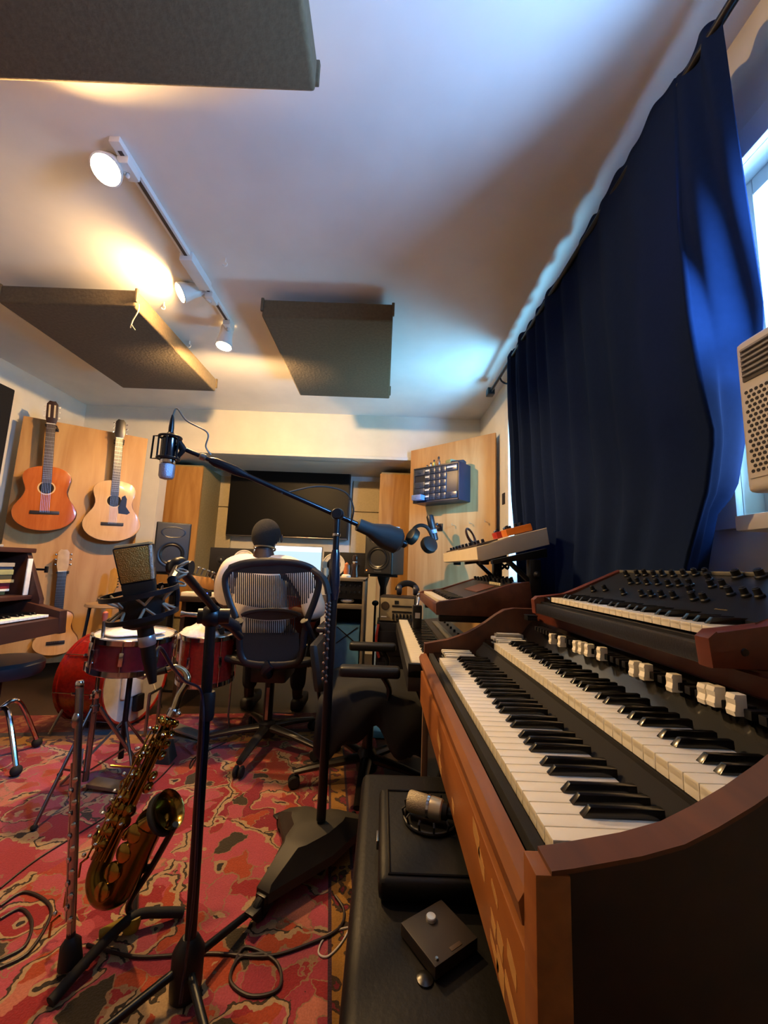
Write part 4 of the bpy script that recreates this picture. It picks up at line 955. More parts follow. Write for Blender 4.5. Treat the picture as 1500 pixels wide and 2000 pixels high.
# ------------------------------------------------------------------ drums
maroon = mat('maroon_shell', '#5a0f14', .25, var=.2, scale=30, coat=.5); redsh = mat('red_sparkle_shell', '#7c160e', .25, var=.25, scale=60, coat=.5)
skin = mat('drum_head', '#b9b2a8', .6, var=.05)
def drum(name, lab, c, ax, r, h, shell, nl, cat='drum', tilt_x=None, head_m=skin):
    ax = V(ax).normalized(); t = thing(name, lab, cat, c); c = V(c)
    P('shell', MB().lathe([(r, -h/2+.006), (r, h/2-.006)], c, ax, 40), shell, t)
    for s, nm in ((1, 'top_hoop'), (-1, 'bottom_hoop')):
        P(nm, MB().lathe([(r-.004, -.012), (r+.008, -.012), (r+.009, .010), (r+.005, .014), (r-.006, .010), (r-.004, -.012)], c+ax*s*(h/2), ax*s, 40, caps=False), chrome if r < .22 else shell, t)
        P(nm.replace('hoop', 'head'), MB().lathe([(r-.003, .002), (.001, .004)], c+ax*s*(h/2), ax*s, 40), head_m, t)
    F = frame(c, (1, 0, .001), ax); l0 = None
    for k in range(nl):
        a = 2*PI*k/nl+.3; p = V((r*math.cos(a), r*math.sin(a), 0)); d = V((math.cos(a), math.sin(a), 0))
        mb = MB(); mb.box(-.004, .014, -.009, .009, -.03, .03, .004, F @ frame(p, d)); 
        for s in (1, -1): mb.cyl(F @ (p+d*.008+V((0, 0, s*.02))), F @ (p+d*.008+V((0, 0, s*(h/2+.006)))), .003, n=8)
        P('lug', mb, chrome, t)
    return t
sc_ = V((-1.185, 1.98, .588))
drum('snare_drum', 'maroon snare drum with chrome hoops under a white cloth', sc_, (.05, -.03, 1), .172, .135, maroon, 8)
def cloth(name, lab, c, rx, ry, z, drop, hgt, group='white cloths on the drums'):
    mb = MB(); NR, NA = 7, 36; rings = []
    for i in range(NR+1):
        q = i/NR; row = []
        for k in range(NA):
            a = 2*PI*k/NA; w_ = 1+.10*math.sin(3*a+1)+.05*math.sin(7*a)
            zz = z + hgt*(1-q)**1.2*(.8+.3*math.sin(2*a+c[0]*9)) + .004*math.sin(5*a+6*q)
            if q > .8: zz = z + .006 - drop*(q-.8)/.2*(.6+.5*math.sin(2*a+.5)**2)
            row.append(V((c[0]+rx*q*w_*math.cos(a), c[1]+ry*q*w_*math.sin(a), max(zz, z-drop))))
        rings.append(row)
    mb.ring_strip(rings, True, False); o = one(name, mb, mat('white_towel', '#d8cec4', .9, scale=80, bump=.3), lab, 'cloth', (c[0], c[1], z), group, sharp=180)
    md = o.modifiers.new('thick', 'SOLIDIFY'); md.thickness = .006; md.offset = 1
cloth('cloth', 'white cloth folded on top of the maroon snare drum', (sc_.x-.01, sc_.y, 0), .125, .115, .661, .0, .035)
def tripod(name, lab, c, top, cat, spread=.25, hz=.36, extra=None):
    c = V(c); t = thing(name, lab, cat, c); g = mat('stand_chrome', '#8e8a88', .25, 1, .08)
    P('lower_tube', MB().cyl(c+V((0, 0, .06)), c+V((0, 0, .42)), .0125, n=14), g, t)
    P('upper_tube', MB().cyl(c+V((0, 0, .40)), V(top), .008, n=12), g, t)
    P('wing_collar', MB().lathe([(.014, 0), (.017, .006), (.017, .03), (.013, .035)], c+V((0, 0, .40)), (0, 0, 1), 14).box(-.006, .006, -.035, -.014, .405, .425, .002, MX.Translation(c)), chrome, t)
    P('leg_collar', MB().lathe([(.014, hz-.02), (.019, hz-.015), (.019, hz+.01), (.014, hz+.015)], c, (0, 0, 1), 14), g, t)
    for k in range(3):
        a = 2*PI*k/3+.5; f = c+V((spread*math.cos(a), spread*math.sin(a), RZ+.01)); n_ = c+V((.018*math.cos(a), .018*math.sin(a), hz))
        lg = P('leg', MB().tube([n_, f], .0055, 8, flat=1.5), g, t); P('rubber_foot', MB().ball(f, .012, 10, (1, 1, .8)), rubber, lg)
        P('brace', MB().tube([c+V((.014*math.cos(a), .014*math.sin(a), .10)), n_+(f-n_)*.55], .004, 6), g, t)
    return t
hh = V((-1.28, 2.02, 0))
tp_ = at(232, 1206, 1.86)
t = tripod('hi_hat_stand', 'chrome tripod hi-hat stand with foot pedal in front of the snare drum', (-1.255, 1.86, 0), (-1.265, 1.865, tp_.z), 'drum stand', .24, .36)
P('pedal_plate', MB().hexa([(-1.03, 1.86, RZ), (-1.03, 1.93, RZ), (-1.25, 1.86, .03), (-1.25, 1.93, .03), (-1.03, 1.86, .02), (-1.03, 1.93, .02), (-1.25, 1.86, .045), (-1.25, 1.93, .045)], .003), steel, t)
P('pedal_strap', MB().box(-1.30, -1.262, 1.828, 1.838, .015, .20, .001), mat('strap_pink', '#8a7068', .5), t)
P('top_clutch', MB().lathe([(.008, -.02), (.011, 0), (.011, .018), (.005, .024)], (-1.265, 1.865, tp_.z), (0, 0, 1), 14), mat('red_felt', '#a8452c', .6), t)
t = thing('snare_stand', 'low dark stand holding up the maroon snare drum', 'drum stand', (-1.185, 1.98, 0))
P('tube', MB().cyl((-1.185, 1.98, .1), (-1.185, 1.98, .47), .012), blackm, t)
for k in range(3):
    a = 2*PI*k/3+1.4; d = V((math.cos(a), math.sin(a), 0)); P('leg', MB().tube([V((-1.185, 1.98, .26))+d*.01, V((-1.185, 1.98, RZ+.008))+d*.22], .006, 8), steel, t)
    P('basket_arm', MB().tube([V((-1.185, 1.98, .47)), V((-1.185, 1.98, .485))+d*.155, V((-1.185, 1.98, .505))+d*.19, V((-1.185, 1.98, .54))+d*.188], .006, 8), steel, t)
bda = V((.985, -.16, .03)).normalized(); bc = V((-1.66, 2.62, .283))
bt_ = drum('bass_drum', 'red bass drum lying on its side behind the snare drum', bc, bda, .262, .30, redsh, 8, head_m=mat('bass_head', '#c2bcb2', .55))
Fh = frame(bc+bda*.156, (0, 0, 1), bda)
P('muffling_pad', MB().box(-.10, .15, -.02, .13, 0, .03, .012, Fh), mat('muffle_white', '#d8d0c2', .9), bt_)
P('dark_patch', MB().box(-.20, -.10, -.03, .03, 0, .04, .012, Fh), black, bt_)
for s in (-1, 1): P('spur', MB().cyl(bc+V((.0, .0, -.1))+V((.15*s, .18*s, 0)), V((bc.x+.19*s, bc.y+.23*s, RZ+.01)), .007, n=8), steel, bt_)
t = thing('kick_pedal', 'silver bass drum pedal on the rug in front of the red drum', 'drum pedal', (-1.33, 2.5, 0))
P('foot_plate', MB().hexa([(-.98, 2.39, RZ), (-.98, 2.47, RZ), (-1.27, 2.45, .06), (-1.27, 2.53, .06), (-.98, 2.39, .022), (-.98, 2.47, .022), (-1.27, 2.45, .075), (-1.27, 2.53, .075)], .003), mat('pedal_alu', '#a8a090', .35, .8), t)
P('post', MB().cyl((-1.33, 2.43, RZ), (-1.33, 2.43, .24), .009).cyl((-1.33, 2.55, RZ), (-1.33, 2.55, .24), .009).cyl((-1.33, 2.43, .24), (-1.33, 2.55, .24), .008), steel, t)
P('beater', MB().cyl((-1.33, 2.49, .24), (-1.38, 2.49, .36), .005).ball((-1.385, 2.49, .37), .025, 12), mat('felt_beater', '#b0a898', .9), t)
fc = V((-.985, 2.36, .485))
ft = drum('floor_tom', 'bright red tom drum with chrome bottom hoop left of the mesh chair', fc, (.02, -.06, 1), .148, .245, redsh, 6)
for k in range(3):
    a = 2*PI*k/3+.9; p = fc+V((.165*math.cos(a), .165*math.sin(a), 0)); P('leg', MB().tube([p+V((0, 0, .06)), V((p.x, p.y, .12)), V((p.x+.02*math.cos(a), p.y+.02*math.sin(a), RZ+.012))], .006, 8), steel, ft)
cloth('cloth', 'white cloth draped over the left edge of the red tom drum', (fc.x-.05, fc.y, 0), .13, .12, .622, .05, .05)

# ------------------------------------------------------------------ stool, small table
t = thing('piano_stool', 'round black padded stool with chrome legs in front of the brown piano', 'stool', (-1.86, 2.03, 0))
sc0 = V((-1.87, 2.04, 0))
P('seat', MB().lathe([(.02, .43), (.165, .43), (.175, .45), (.175, .485), (.16, .50), (.02, .503)], sc0, (0, 0, 1), 32), mat('stool_vinyl', '#16171c', .45), t)
P('column', MB().cyl(sc0+V((0, 0, .2)), sc0+V((0, 0, .43)), .02), blackm, t)
for k in range(4):
    a = -.05+k*PI/2-.25; d = V((math.cos(a), math.sin(a), 0)); f = sc0+d*.225+V((0, 0, RZ+.012))
    lg = P('leg', MB().tube(curve([sc0+V((0, 0, .25))+d*.02, sc0+d*.08+V((0, 0, .285)), sc0+d*.13+V((0, 0, .24)), f+V((0, 0, .02))], 5), .011, 10), chrome, t)
    P('caster', MB().ball(f+V((0, 0, .012)), .024, 12), rubber, lg)
t = thing('side_table', 'small thin-topped wooden table beside the small guitar', 'table', (-1.985, 3.05, 0))
P('tabletop', MB().lathe([(.20, .672), (.205, .676), (.20, .692), (.001, .692)], (-1.985, 3.05, -.012), (0, 0, 1), 32), wood('table_wood', '#7d6242', '#937552', .5, 4, 'X'), t)
for dx, dy in ((-.12, -.12), (.12, -.12), (0, .15)): P('leg', MB().cyl((-1.985+dx, 3.05+dy, .663), (-1.985+dx*1.25, 3.05+dy*1.25, 0), .011, .009, 10), blackm, t)

# ------------------------------------------------------------------ guitars
scale_from_eye(1.15)
def outline(L_, up, lo, wst, n=40):
    # half widths of the body from bottom (0) to top (L_)
    pts = []
    def hw(t):
        a = lerp(t, [(0, 0), (.06, lo*.55), (.16, lo*.90), (.30, lo), (.48, lo*.86), (.62, wst), (.78, up*.99), (.84, up), (.93, up*.80), (.985, up*.42), (1, up*.2)]); return a
    ts = [0, .008, .02, .04, .07, .11, .16, .22, .29, .36, .43, .5, .56, .62, .68, .74, .8, .85, .9, .94, .97, .99, 1]
    R = []
    for t_ in ts:
        if t_ < .29: w_ = lo*math.sqrt(max(0, 1-((.29-t_)/.29)**2.2))
        elif t_ < .62: k = (t_-.29)/.33; w_ = lo+(wst-lo)*(.5-.5*math.cos(PI*k))
        elif t_ < .82: k = (t_-.62)/.20; w_ = wst+(up-wst)*(.5-.5*math.cos(PI*k))
        else: w_ = up*math.sqrt(max(.03, 1-((t_-.82)/.185)**2.4))
        R.append((w_, t_*L_))
    return R + [(-w_, h) for w_, h in R[::-1] if w_ > 1e-3]
def guitar(lab, F, bl, up, lo, wst, dep, nl, topm, sidem, hole, neckm, head_l, head_w, headm, bridge, pick=None, slotted=False, name='acoustic_guitar', group=None, tilt=0):
    """F: local x right, y up along the strings, z out of the top; origin at the body's bottom"""
    t = thing(name, lab, 'guitar', F.translation, group)
    ol = outline(bl, up, lo, wst)
    P('body_sides', MB().prism(ol, F, dep-.004, .004), sidem, t)
    P('soundboard', MB().prism([(x*.992, bl*.5+(y-bl*.5)*.994) for x, y in ol], F @ MX.Translation(V((0, 0, dep-.004))), .005, .0015), topm, t)
    hy = bl*.66
    P('sound_hole', MB().lathe([(hole, 0), (.001, .0005)], (0, hy, dep+.001), (0, 0, 1), 28).xf(F), mat('hole_black', '#0a0806', .9), t)
    P('rosette', MB().lathe([(hole+.002, 0), (hole+.009, 0), (hole+.009, .0008), (hole+.002, .0008), (hole+.002, 0)], (0, hy, dep+.001), (0, 0, 1), 28, caps=False).xf(F), mat('rosette', '#c8ab74', .4), t)
    top_y = bl+nl
    P('neck', MB().box(-.024, .024, bl*.96, top_y, dep-.018, dep+.003, .006, F), mat('neck_wood', '#4a2c18', .4), t)
    P('fingerboard', MB().box(-.026, .026, hy+hole-.004, top_y, dep+.002, dep+.008, .001, F), neckm, t)
    fr = MB(); s = top_y-bl*.35
    for k in range(1, 19):
        y = bl*.33+(top_y-bl*.33)*2**(-k/12)
        if y > hy+hole+.004: fr.box(-.0255, .0255, y-.0008, y+.0008, dep+.008, dep+.0092, 0, F)
    P('frets', fr, steel, t)
    P('nut', MB().box(-.025, .025, top_y-.002, top_y+.003, dep+.003, dep+.012, 0, F), ivory, t)
    hp_ = [(-.025, top_y), (.025, top_y), (head_w, top_y+head_l*.25), (head_w*.95, top_y+head_l*.86), (head_w*.5, top_y+head_l), (0, top_y+head_l*.97), (-head_w*.5, top_y+head_l), (-head_w*.95, top_y+head_l*.86), (-head_w, top_y+head_l*.25)]
    h = P('headstock', MB().prism(hp_, F @ MX.Translation(V((0, 0, dep-.014))), .014, .002), headm, t)
    if slotted:
        for s_ in (-1, 1): P('slot', MB().box(s_*.010, s_*.020, top_y+head_l*.28, top_y+head_l*.82, dep-.001, dep+.001, 0, F), mat('slot_pale', '#c9b894', .5), h)
    for s_ in (-1, 1):
        for k in range(3):
            y = top_y+head_l*(.3+.23*k); P('tuner', MB().cyl(F @ V((s_*(head_w-.004), y, dep-.008)), F @ V((s_*(head_w+.006), y, dep-.008)), .003, n=8).box(s_*(head_w+.006), s_*(head_w+.014), y-.006, y+.006, dep-.013, dep-.003, .002, F), chrome if not slotted else ivory, h)
    by = bl*.28
    br_ = MB(); br_.box(-bridge, bridge, by-.012, by+.012, dep, dep+.009, .003, F); br_.box(-.04, .04, by-.001, by+.002, dep+.009, dep+.012, 0, F)
    P('bridge', br_, mat('bridge_dark', '#1d120c', .5), t)
    sg = MB()
    for k in range(6): x = -.019+.0076*k; sg.cyl(F @ V((x*1.25, by, dep+.012)), F @ V((x, top_y, dep+.012)), .0006, n=4)
    P('strings', sg, steel, t)
    if pick: P('pickguard', MB().prism([(hole*.9, hy-.015), (hole*1.05, hy+.035), (hole*1.5, hy+.05), (hole*1.8, hy+.02), (hole*1.75, hy-.04), (hole*2.4, hy-.085), (hole*2.0, hy-.10), (hole*.75, hy-.095), (hole*.6, hy-.045)], F @ MX.Translation(V((0, 0, dep+.001))), .0015), pick, t)
    P('wall_hanger', MB().cyl(F @ V((-.03, top_y-.01, -.03)), F @ V((-.03, top_y-.01, dep)), .005).cyl(F @ V((.03, top_y-.01, -.03)), F @ V((.03, top_y-.01, dep)), .005).box(-.035, .035, top_y-.02, top_y, -.036, -.012, .003, F), black, t)
    return t
def gframe(b, h, off):
    p, q = onp(*b, PA+PN*off, PN), onp(*h, PA+PN*off, PN); y = (q-p).normalized(); x = y.cross(PN)
    return MX((x, y, PN)).transposed().to_4x4(), p, (q-p).length
mset = lambda Rm, p: MX.Translation(p) @ Rm
Rm, p, LL = gframe((88, 1038), (106, 792), .035)
s = LL/1.0
guitar('orange-topped classical guitar hung on the plywood, leftmost of the wall guitars', mset(Rm, p), .49*s, .142*s, .187*s, .118*s, .095, .33*s, wood('cedar_top', '#a5501a', '#b86428', .22, 5, 'Z', coat=.6), mat('rosewood_side', '#4a2414', .3), .043*s, mat('fingerboard_brown', '#3a2a1e', .5), .185*s, .036*s, mat('head_rosewood', '#2c150d', .4), .085*s, slotted=True)
Rm, p, LL = gframe((216, 1058), (236, 826), .035)
s = LL/1.0
guitar('pale spruce steel-string guitar with dark pickguard hung right of the orange guitar', mset(Rm, p), .49*s, .142*s, .193*s, .120*s, .10, .35*s, wood('spruce_top', '#c39a68', '#cfa878', .3, 6, 'Z', coat=.4), mat('mahogany_side', '#4c2415', .3), .047*s, mat('fingerboard_dark', '#241c18', .5), .16*s, .036*s, mat('head_black', '#141012', .3), .075*s, pick=mat('pickguard_navy', '#171a2e', .25))
Rm, p, LL = gframe((108, 1276), (127, 1073), .03)
s = LL
guitar('small pale travel guitar hung low on the plywood behind the piano', mset(Rm, p), .33*s/.80, .095*s/.8, .135*s/.8, .082*s/.8, .07, .30*s/.8, wood('pale_spruce_top', '#bd8c56', '#cc9d68', .35, 6, 'Z'), mat('mahogany_side', '#4c2415', .3), .034*s/.8, mat('fingerboard_dark', '#241c18', .5), .17*s/.8, .034, mat('head_maple', '#b99a72', .4), .055*s/.8)
scale_from_eye(1)
# a fourth neck behind the brass-grille microphone
g4 = thing('standing_guitar', 'golden guitar neck rising behind the large brass-grille microphone', 'guitar', (-2.3, 3.38, 0))
a, b_ = at(214, 1185, 3.38), at(224, 1112, 3.42)
u = (b_-a).normalized(); x = u.cross(V((0, -1, 0))).normalized(); F = MX((x, u, x.cross(u))).transposed().to_4x4(); F.translation = a
maple = wood('gold_maple', '#a8742c', '#bd8a3c', .35, 5, 'Z')
P('neck', MB().box(-.022, .022, -.30, .12, -.01, .012, .004, F), maple, g4)
P('headstock', MB().prism([(-.022, .12), (.022, .12), (.04, .17), (.036, .30), (.0, .325), (-.03, .30), (-.034, .16)], F @ MX.Translation(V((0, 0, -.006))), .014, .002), maple, g4)
mb = MB()
for k in range(6): mb.cyl(F @ V((.034, .16+k*.024, 0)), F @ V((.052, .16+k*.024, 0)), .005, n=8)
P('tuners', mb, steel, g4)
P('body', MB().prism([(q_[0], q_[1]-.60) for q_ in outline(.36, .10, .14, .09)], F, .04, .008), mat('sunburst_body', '#6e3412', .3, coat=.4), g4)
yb = F @ V((0, -.60, .02)); P('floor_stand', MB().tube([yb+V((-.12, -.08, 0)), yb+V((-.12, .08, 0)), (yb.x-.12, yb.y+.15, .012)], .008).tube([yb+V((.12, -.08, 0)), yb+V((.12, .08, 0)), (yb.x+.12, yb.y+.15, .012)], .008).tube([yb+V((-.12, .02, 0)), (yb.x-.12, yb.y-.08, .012)], .008).tube([yb+V((.12, .02, 0)), (yb.x+.12, yb.y-.08, .012)], .008), blackm, g4)
# ------------------------------------------------------------------ mesh office chair (seen from behind)
CHX, CHY = -.615, 2.30
ch = thing('mesh_office_chair', 'black mesh-backed office chair with wide curved frame, seen from behind, person seated', 'office chair', (CHX, CHY, 0))
gm = mat('chair_graphite', '#14151b', .42, .1)
def bk_(px, py, off=0):         # a point of the backrest: leaning back a little, wrapping round at the sides
    p = at(px, py, 2.2); dx = p.x-CHX; k = (2.2-.10*(p.z-.75)+.42*dx*dx-off)/2.2
    q = at(px, py, 2.2*k); return q
loop = [(452, 1110), (480, 1101), (530, 1097), (578, 1100), (608, 1110), (621, 1126), (622, 1147), (613, 1178), (602, 1206), (594, 1240), (590, 1272), (582, 1292), (560, 1298), (530, 1299), (500, 1298), (478, 1292), (469, 1272), (467, 1240), (460, 1206), (449, 1178), (441, 1147), (441, 1126)]
lp = [bk_(*p) for p in loop]; lc = curve(lp+[lp[0]], 4)[:-1]
P('back_frame', MB().tube(lc, [.019 if i > 8 else .024 for i in range(len(lc))], 10, closed=True, flat=.62, up=(0, 1, 0)), gm, ch)
P('top_band', MB().grid(lambda u, v: bk_(452+u*156, (1105-10*math.sin(PI*u))+v*(12+14*math.sin(PI*u)), .004), 24, 6).grid(lambda u, v: bk_(452+u*156, (1105-10*math.sin(PI*u))+v*(12+14*math.sin(PI*u)), -.006), 24, 6), gm, ch)
mb = MB()
def halfw(y): return lerp(y, [(1110, 84), (1130, 84), (1150, 80), (1175, 68), (1195, 58), (1300, 56)])
for i in range(44):
    x = 449+i*(614-449)/43; pts = []
    cx_ = 531
    y0 = 1110+14*math.sin(PI*min(1, max(0, (x-452)/156))); y1 = 1188-.0022*(x-cx_)**2
    for k in range(9):
        y = y0+(y1-y0)*k/8
        if abs(x-cx_) < halfw(y)+3: pts.append(bk_(x, y))
    if len(pts) > 1: mb.tube(pts, .0034, 5)
for i in range(24):
    x = 481+i*(575-481)/23; y0 = 1207+.0028*(530-abs(x-530)*0-530)**2+6*math.sin(PI*(x-481)/94)
    pts = [bk_(x, y0+k*(1240-y0)/5) for k in range(6)]; mb.tube(pts, .0032, 5)
P('back_mesh', mb, mat('mesh_strands', '#14151a', .6), ch)
P('lower_mesh', MB().grid(lambda u, v: bk_(474+u*110, 1236+v*56), 12, 8).grid(lambda u, v: bk_(474+u*110, 1236+v*56, -.005), 12, 8), mat('dense_mesh', '#121316', .8, scale=300, bump=.3), ch)
def lum(u, v, o):
    x = 472+u*114; t_ = math.sin(PI*u)**.6 if 0 < u < 1 else 0
    return bk_(x, 1200-11*t_+2+v*(20*t_+.5), .022+o)
P('lumbar_pad', MB().grid(lambda u, v: lum(u, v, 0), 20, 6).grid(lambda u, v: lum(u, v, -.012), 20, 6), mat('lumbar_black', '#15161b', .35), ch)
P('lumbar_rim', MB().tube([lum(u/16, 0, .002) for u in range(17)], .010, 8, flat=.6, up=(0, 1, 0)), gm, ch)
for s, xs in ((1, (594, 606)), (-1, (467, 455))):
    mb = MB(); a = bk_(xs[0], 1212, .015); b_ = V((a.x+s*.03, 2.32, .60)); c_ = V((CHX+s*.20, 2.42, .44))
    mb.tube(curve([a, (a+b_)/2+V((s*.012, .0, -.02)), b_, c_], 5), [.022]*15+[.02], 10); P('side_arm_bracket', mb, gm, ch)
    pad = V((CHX+s*.305, 2.36, .655)); mb = MB(); mb.box(pad.x-.045, pad.x+.045, pad.y-.13, pad.y+.15, .655, .685, .014, seg=3); ap = P('arm_pad', mb, mat('soft_black_pad', '#16161b', .35), ch)
    P('arm_post', MB().tube([(pad.x, pad.y, .66), (pad.x-s*.01, pad.y-.02, .56), (CHX+s*.24, 2.36, .46)], [.018, .020, .022], 10), gm, ch)
    P('tilt_knob', MB().cyl((CHX+s*.22, 2.40, .45), (CHX+s*.285, 2.40, .45), .018, n=14), mat('knob_cap', '#3a3b40', .3, .6), ch)
mb = MB(); mb.grid(lambda u, v: (CHX-.25+.5*u, 2.30+.46*v, .475+.03*(2*u-1)**2+.01*math.sin(PI*v)), 12, 10); so = P('seat_mesh', mb, mat('dense_mesh', '#121316', .8), ch)
P('seat_frame', MB().tube(curve([(CHX-.25, 2.30, .49), (CHX, 2.28, .46), (CHX+.25, 2.30, .49), (CHX+.26, 2.60, .49), (CHX+.22, 2.78, .48), (CHX, 2.79, .46), (CHX-.22, 2.78, .48), (CHX-.26, 2.60, .49), (CHX-.25, 2.30, .49)], 5)[:-1], .020, 10, closed=True), gm, ch)
P('tilt_mechanism', MB().box(CHX-.10, CHX+.10, 2.30, 2.56, .36, .45, .02), blackm, ch)
P('spine', MB().tube(curve([bk_(530, 1296, .0), V((CHX, 2.24, .45)), V((CHX, 2.33, .40))], 4), .03, 10), gm, ch)
BYC = 2.36
P('gas_lift', MB().cyl((CHX, BYC, .10), (CHX, BYC, .37), .026, n=18), blackm, ch)
P('lift_strip', MB().box(CHX-.008, CHX+.008, BYC-.030, BYC-.026, .16, .33), mat('strip_pink', '#8a5a4c', .5), ch)
P('hub', MB().lathe([(.05, .07), (.055, .09), (.045, .14), (.03, .15)], (CHX, BYC, 0), (0, 0, 1), 20), gm, ch)
def starbase(t, c, a0, m_, R=.33):
    c = V(c)
    for k in range(5):
        a = a0+2*PI*k/5; d = V((math.cos(a), math.sin(a), 0)); e = c+d*R
        lg = P('base_leg', MB().tube([c+d*.03+V((0, 0, .115)), c+d*R*.55+V((0, 0, .10)), e+V((0, 0, .075))], [.030, .024, .017], 10, flat=.7), m_, t)
        s_ = V((-d.y, d.x, 0)); w_ = MB()
        for o in (-.014, .014): w_.lathe([(.022, -.008), (.027, -.004), (.027, .004), (.022, .008)], V((e.x, e.y, RZ+.027))+s_*o, s_, 16)
        P('caster', w_, rubber, lg)
starbase(ch, (CHX, BYC, 0), -PI/2-.10, mat('base_graphite', '#2b2826', .35, .3))

# ------------------------------------------------------------------ second office chair, facing the stage piano
oc = thing('office_chair', 'low black office chair with padded arms between the boom stand and the stage piano', 'office chair', (-.04, 2.05, 0))
OX, OY = -.04, 2.05
sb = mat('black_leatherette', '#131210', .42, bump=.1, scale=100)
P('seat_cushion', MB().box(OX-.20, OX+.22, OY-.23, OY+.23, .36, .44, .035, seg=3), sb, oc)
P('backrest', MB().hexa([(OX-.25, OY-.18, .45), (OX-.25, OY+.18, .45), (OX-.20, OY-.18, .45), (OX-.20, OY+.18, .45), (OX-.29, OY-.16, .66), (OX-.29, OY+.16, .66), (OX-.245, OY-.16, .66), (OX-.245, OY+.16, .66)], .025), sb, oc)
P('back_bar', MB().tube([(OX-.02, OY, .35), (OX-.24, OY, .35), (OX-.28, OY, .55)], .02, 8, flat=.6), blackm, oc)
for s in (-1, 1):
    y = OY+s*.265
    P('arm_pad', MB().box(OX-.13, OX+.135, y-.035, y+.035, .555, .60, .018, seg=3), sb, oc)
    P('arm_support', MB().tube(curve([(OX+.05, y, .57), (OX+.09, y, .50), (OX+.05, y-s*.02, .40), (OX, y-s*.10, .35)], 5), .018, 8, flat=.7), black, oc)
P('gas_lift', MB().cyl((OX, OY, .10), (OX, OY, .37), .026, n=16), blackm, oc)
P('hub', MB().lathe([(.05, .06), (.055, .09), (.045, .14), (.03, .16)], (OX, OY, 0), (0, 0, 1), 18), black, oc)
starbase(oc, (OX, OY, 0), math.radians(194), mat('base_bronze_black', '#26211a', .3, .4), .34)
# dark jacket over the chair's seat
jm = mat('black_jacket', '#0b0b0d', .85)
def jk(a, q):
    x = OX-.21+.46*a + .01*math.sin(5*q); hem = .13+.045*math.sin(8*a+.6)+.02*math.sin(19*a)
    if q < .62: y = OY+.20-.46*q/.62; z = .455+.03*math.sin(PI*a)+.008*math.sin(9*q+7*a)
    else: k = (q-.62)/.38; y = OY-.262-.018*math.sin(PI*k)-.008*math.sin(14*a+4*k); z = .452+.03*math.sin(PI*a)*(1-k)-k*hem*1.3
    return V((x, y, z))
jo = one('jacket', MB().grid(jk, 30, 30), jm, 'black jacket thrown over the seat of the low office chair', 'jacket', (OX, OY-.2, .45), sharp=180)
md = jo.modifiers.new('thick', 'SOLIDIFY'); md.thickness = .010; md.offset = 1

# ------------------------------------------------------------------ the seated person
PX_, PYY = -.735, 2.50
def skinned(name, verts, edges, m_, parent=None, root=0, sub=2, sm=True):
    me = bpy.data.meshes.new(name); M = ROOTM[parent].translation if parent is not None else V((PX_, PYY, .47))
    me.from_pydata([V(v[0])-M for v in verts], edges, []); o = bpy.data.objects.new(name, me); COL.objects.link(o)
    if parent is None: o.location = M
    else: o.parent = parent
    ROOTM[o] = MX.Translation(M)
    md = o.modifiers.new('skin', 'SKIN'); md.use_smooth_shade = True; md.branch_smoothing = .6
    for i, v in enumerate(verts):
        s = me.skin_vertices[0].data[i]; r = v[1]; s.radius = (r, r) if not isinstance(r, tuple) else r; s.use_root = (i == root)
    if sub: ss = o.modifiers.new('sub', 'SUBSURF'); ss.levels = sub; ss.render_levels = sub
    me.materials.append(m_); return o
dark_skin = mat('dark_skin', '#3a2318', .5, var=.08)
hd = V((PX_, 2.48, 1.19))
vs = []; es = []
def av(p, r, par=None):
    vs.append((p, r)); i = len(vs)-1
    if par is not None: es.append((par, i))
    return i
pel = av((PX_, 2.50, .56), (.16, .12)); b1 = av((PX_, 2.47, .70), (.15, .105), pel); b2 = av((PX_, 2.45, .86), (.165, .11), b1); b3 = av((PX_, 2.45, .985), (.12, .08), b2)
nk0 = av((PX_, 2.455, 1.05), .064, b3); nk1 = av((PX_, 2.465, 1.10), .062, nk0)
h0 = av((PX_, 2.475, 1.145), (.072, .082), nk1); h1_ = av((PX_, 2.48, 1.20), (.084, .094), h0); h2_ = av((PX_, 2.475, 1.25), (.076, .084), h1_); h3_ = av((PX_, 2.47, 1.275), (.045, .05), h2_)
chin = av((PX_, 2.535, 1.115), .030, h0); nose = av((PX_, 2.585, 1.175), .012, h1_)
def arm(s, elbow, wrist, hand_dir, curl):
    sh = av((PX_+s*.185, 2.45, .97), .055, b3); e = av(elbow, .040, sh); fm = (V(elbow)*.6+V(wrist)*.4); f = av(fm, .037, e); w_ = av(wrist, .026, f)
    hdv = V(hand_dir).normalized(); side = hdv.cross(V((0, 0, 1))).normalized(); pm = V(wrist)+hdv*.05; p = av(pm, (.032, .018), w_)
    for k, (o_, L_) in enumerate(((-.028, .068), (-.009, .078), (.010, .072), (.028, .056))):
        a = av(pm+hdv*.035+side*o_, .0092, p); b2_ = av(pm+hdv*(.035+L_*.5)+side*o_*1.1+V(curl)*.012, .0085, a); av(pm+hdv*(.035+L_*.75)+side*o_*1.1+V(curl)*.04, .0075, b2_)
    a = av(pm+side*(-.034)*s-hdv*.01, .011, p); av(pm+side*(-.055)*s+hdv*.025+V(curl)*.015, .0095, a)
gn0, gn1 = at(392, 1136, 2.62), at(505, 1176, 2.66)      # neck line
hl = gn0+(gn1-gn0)*.30
arm(-1, (PX_-.23, 2.56, .74), hl+V((.03, -.05, -.06)), (-.2, .5, .9), (.0, -.3, .6))
arm(1, (PX_+.345, 2.49, .70), (PX_+.13, 2.73, .72), (-.8, .5, -.25), (0, .2, -.8))
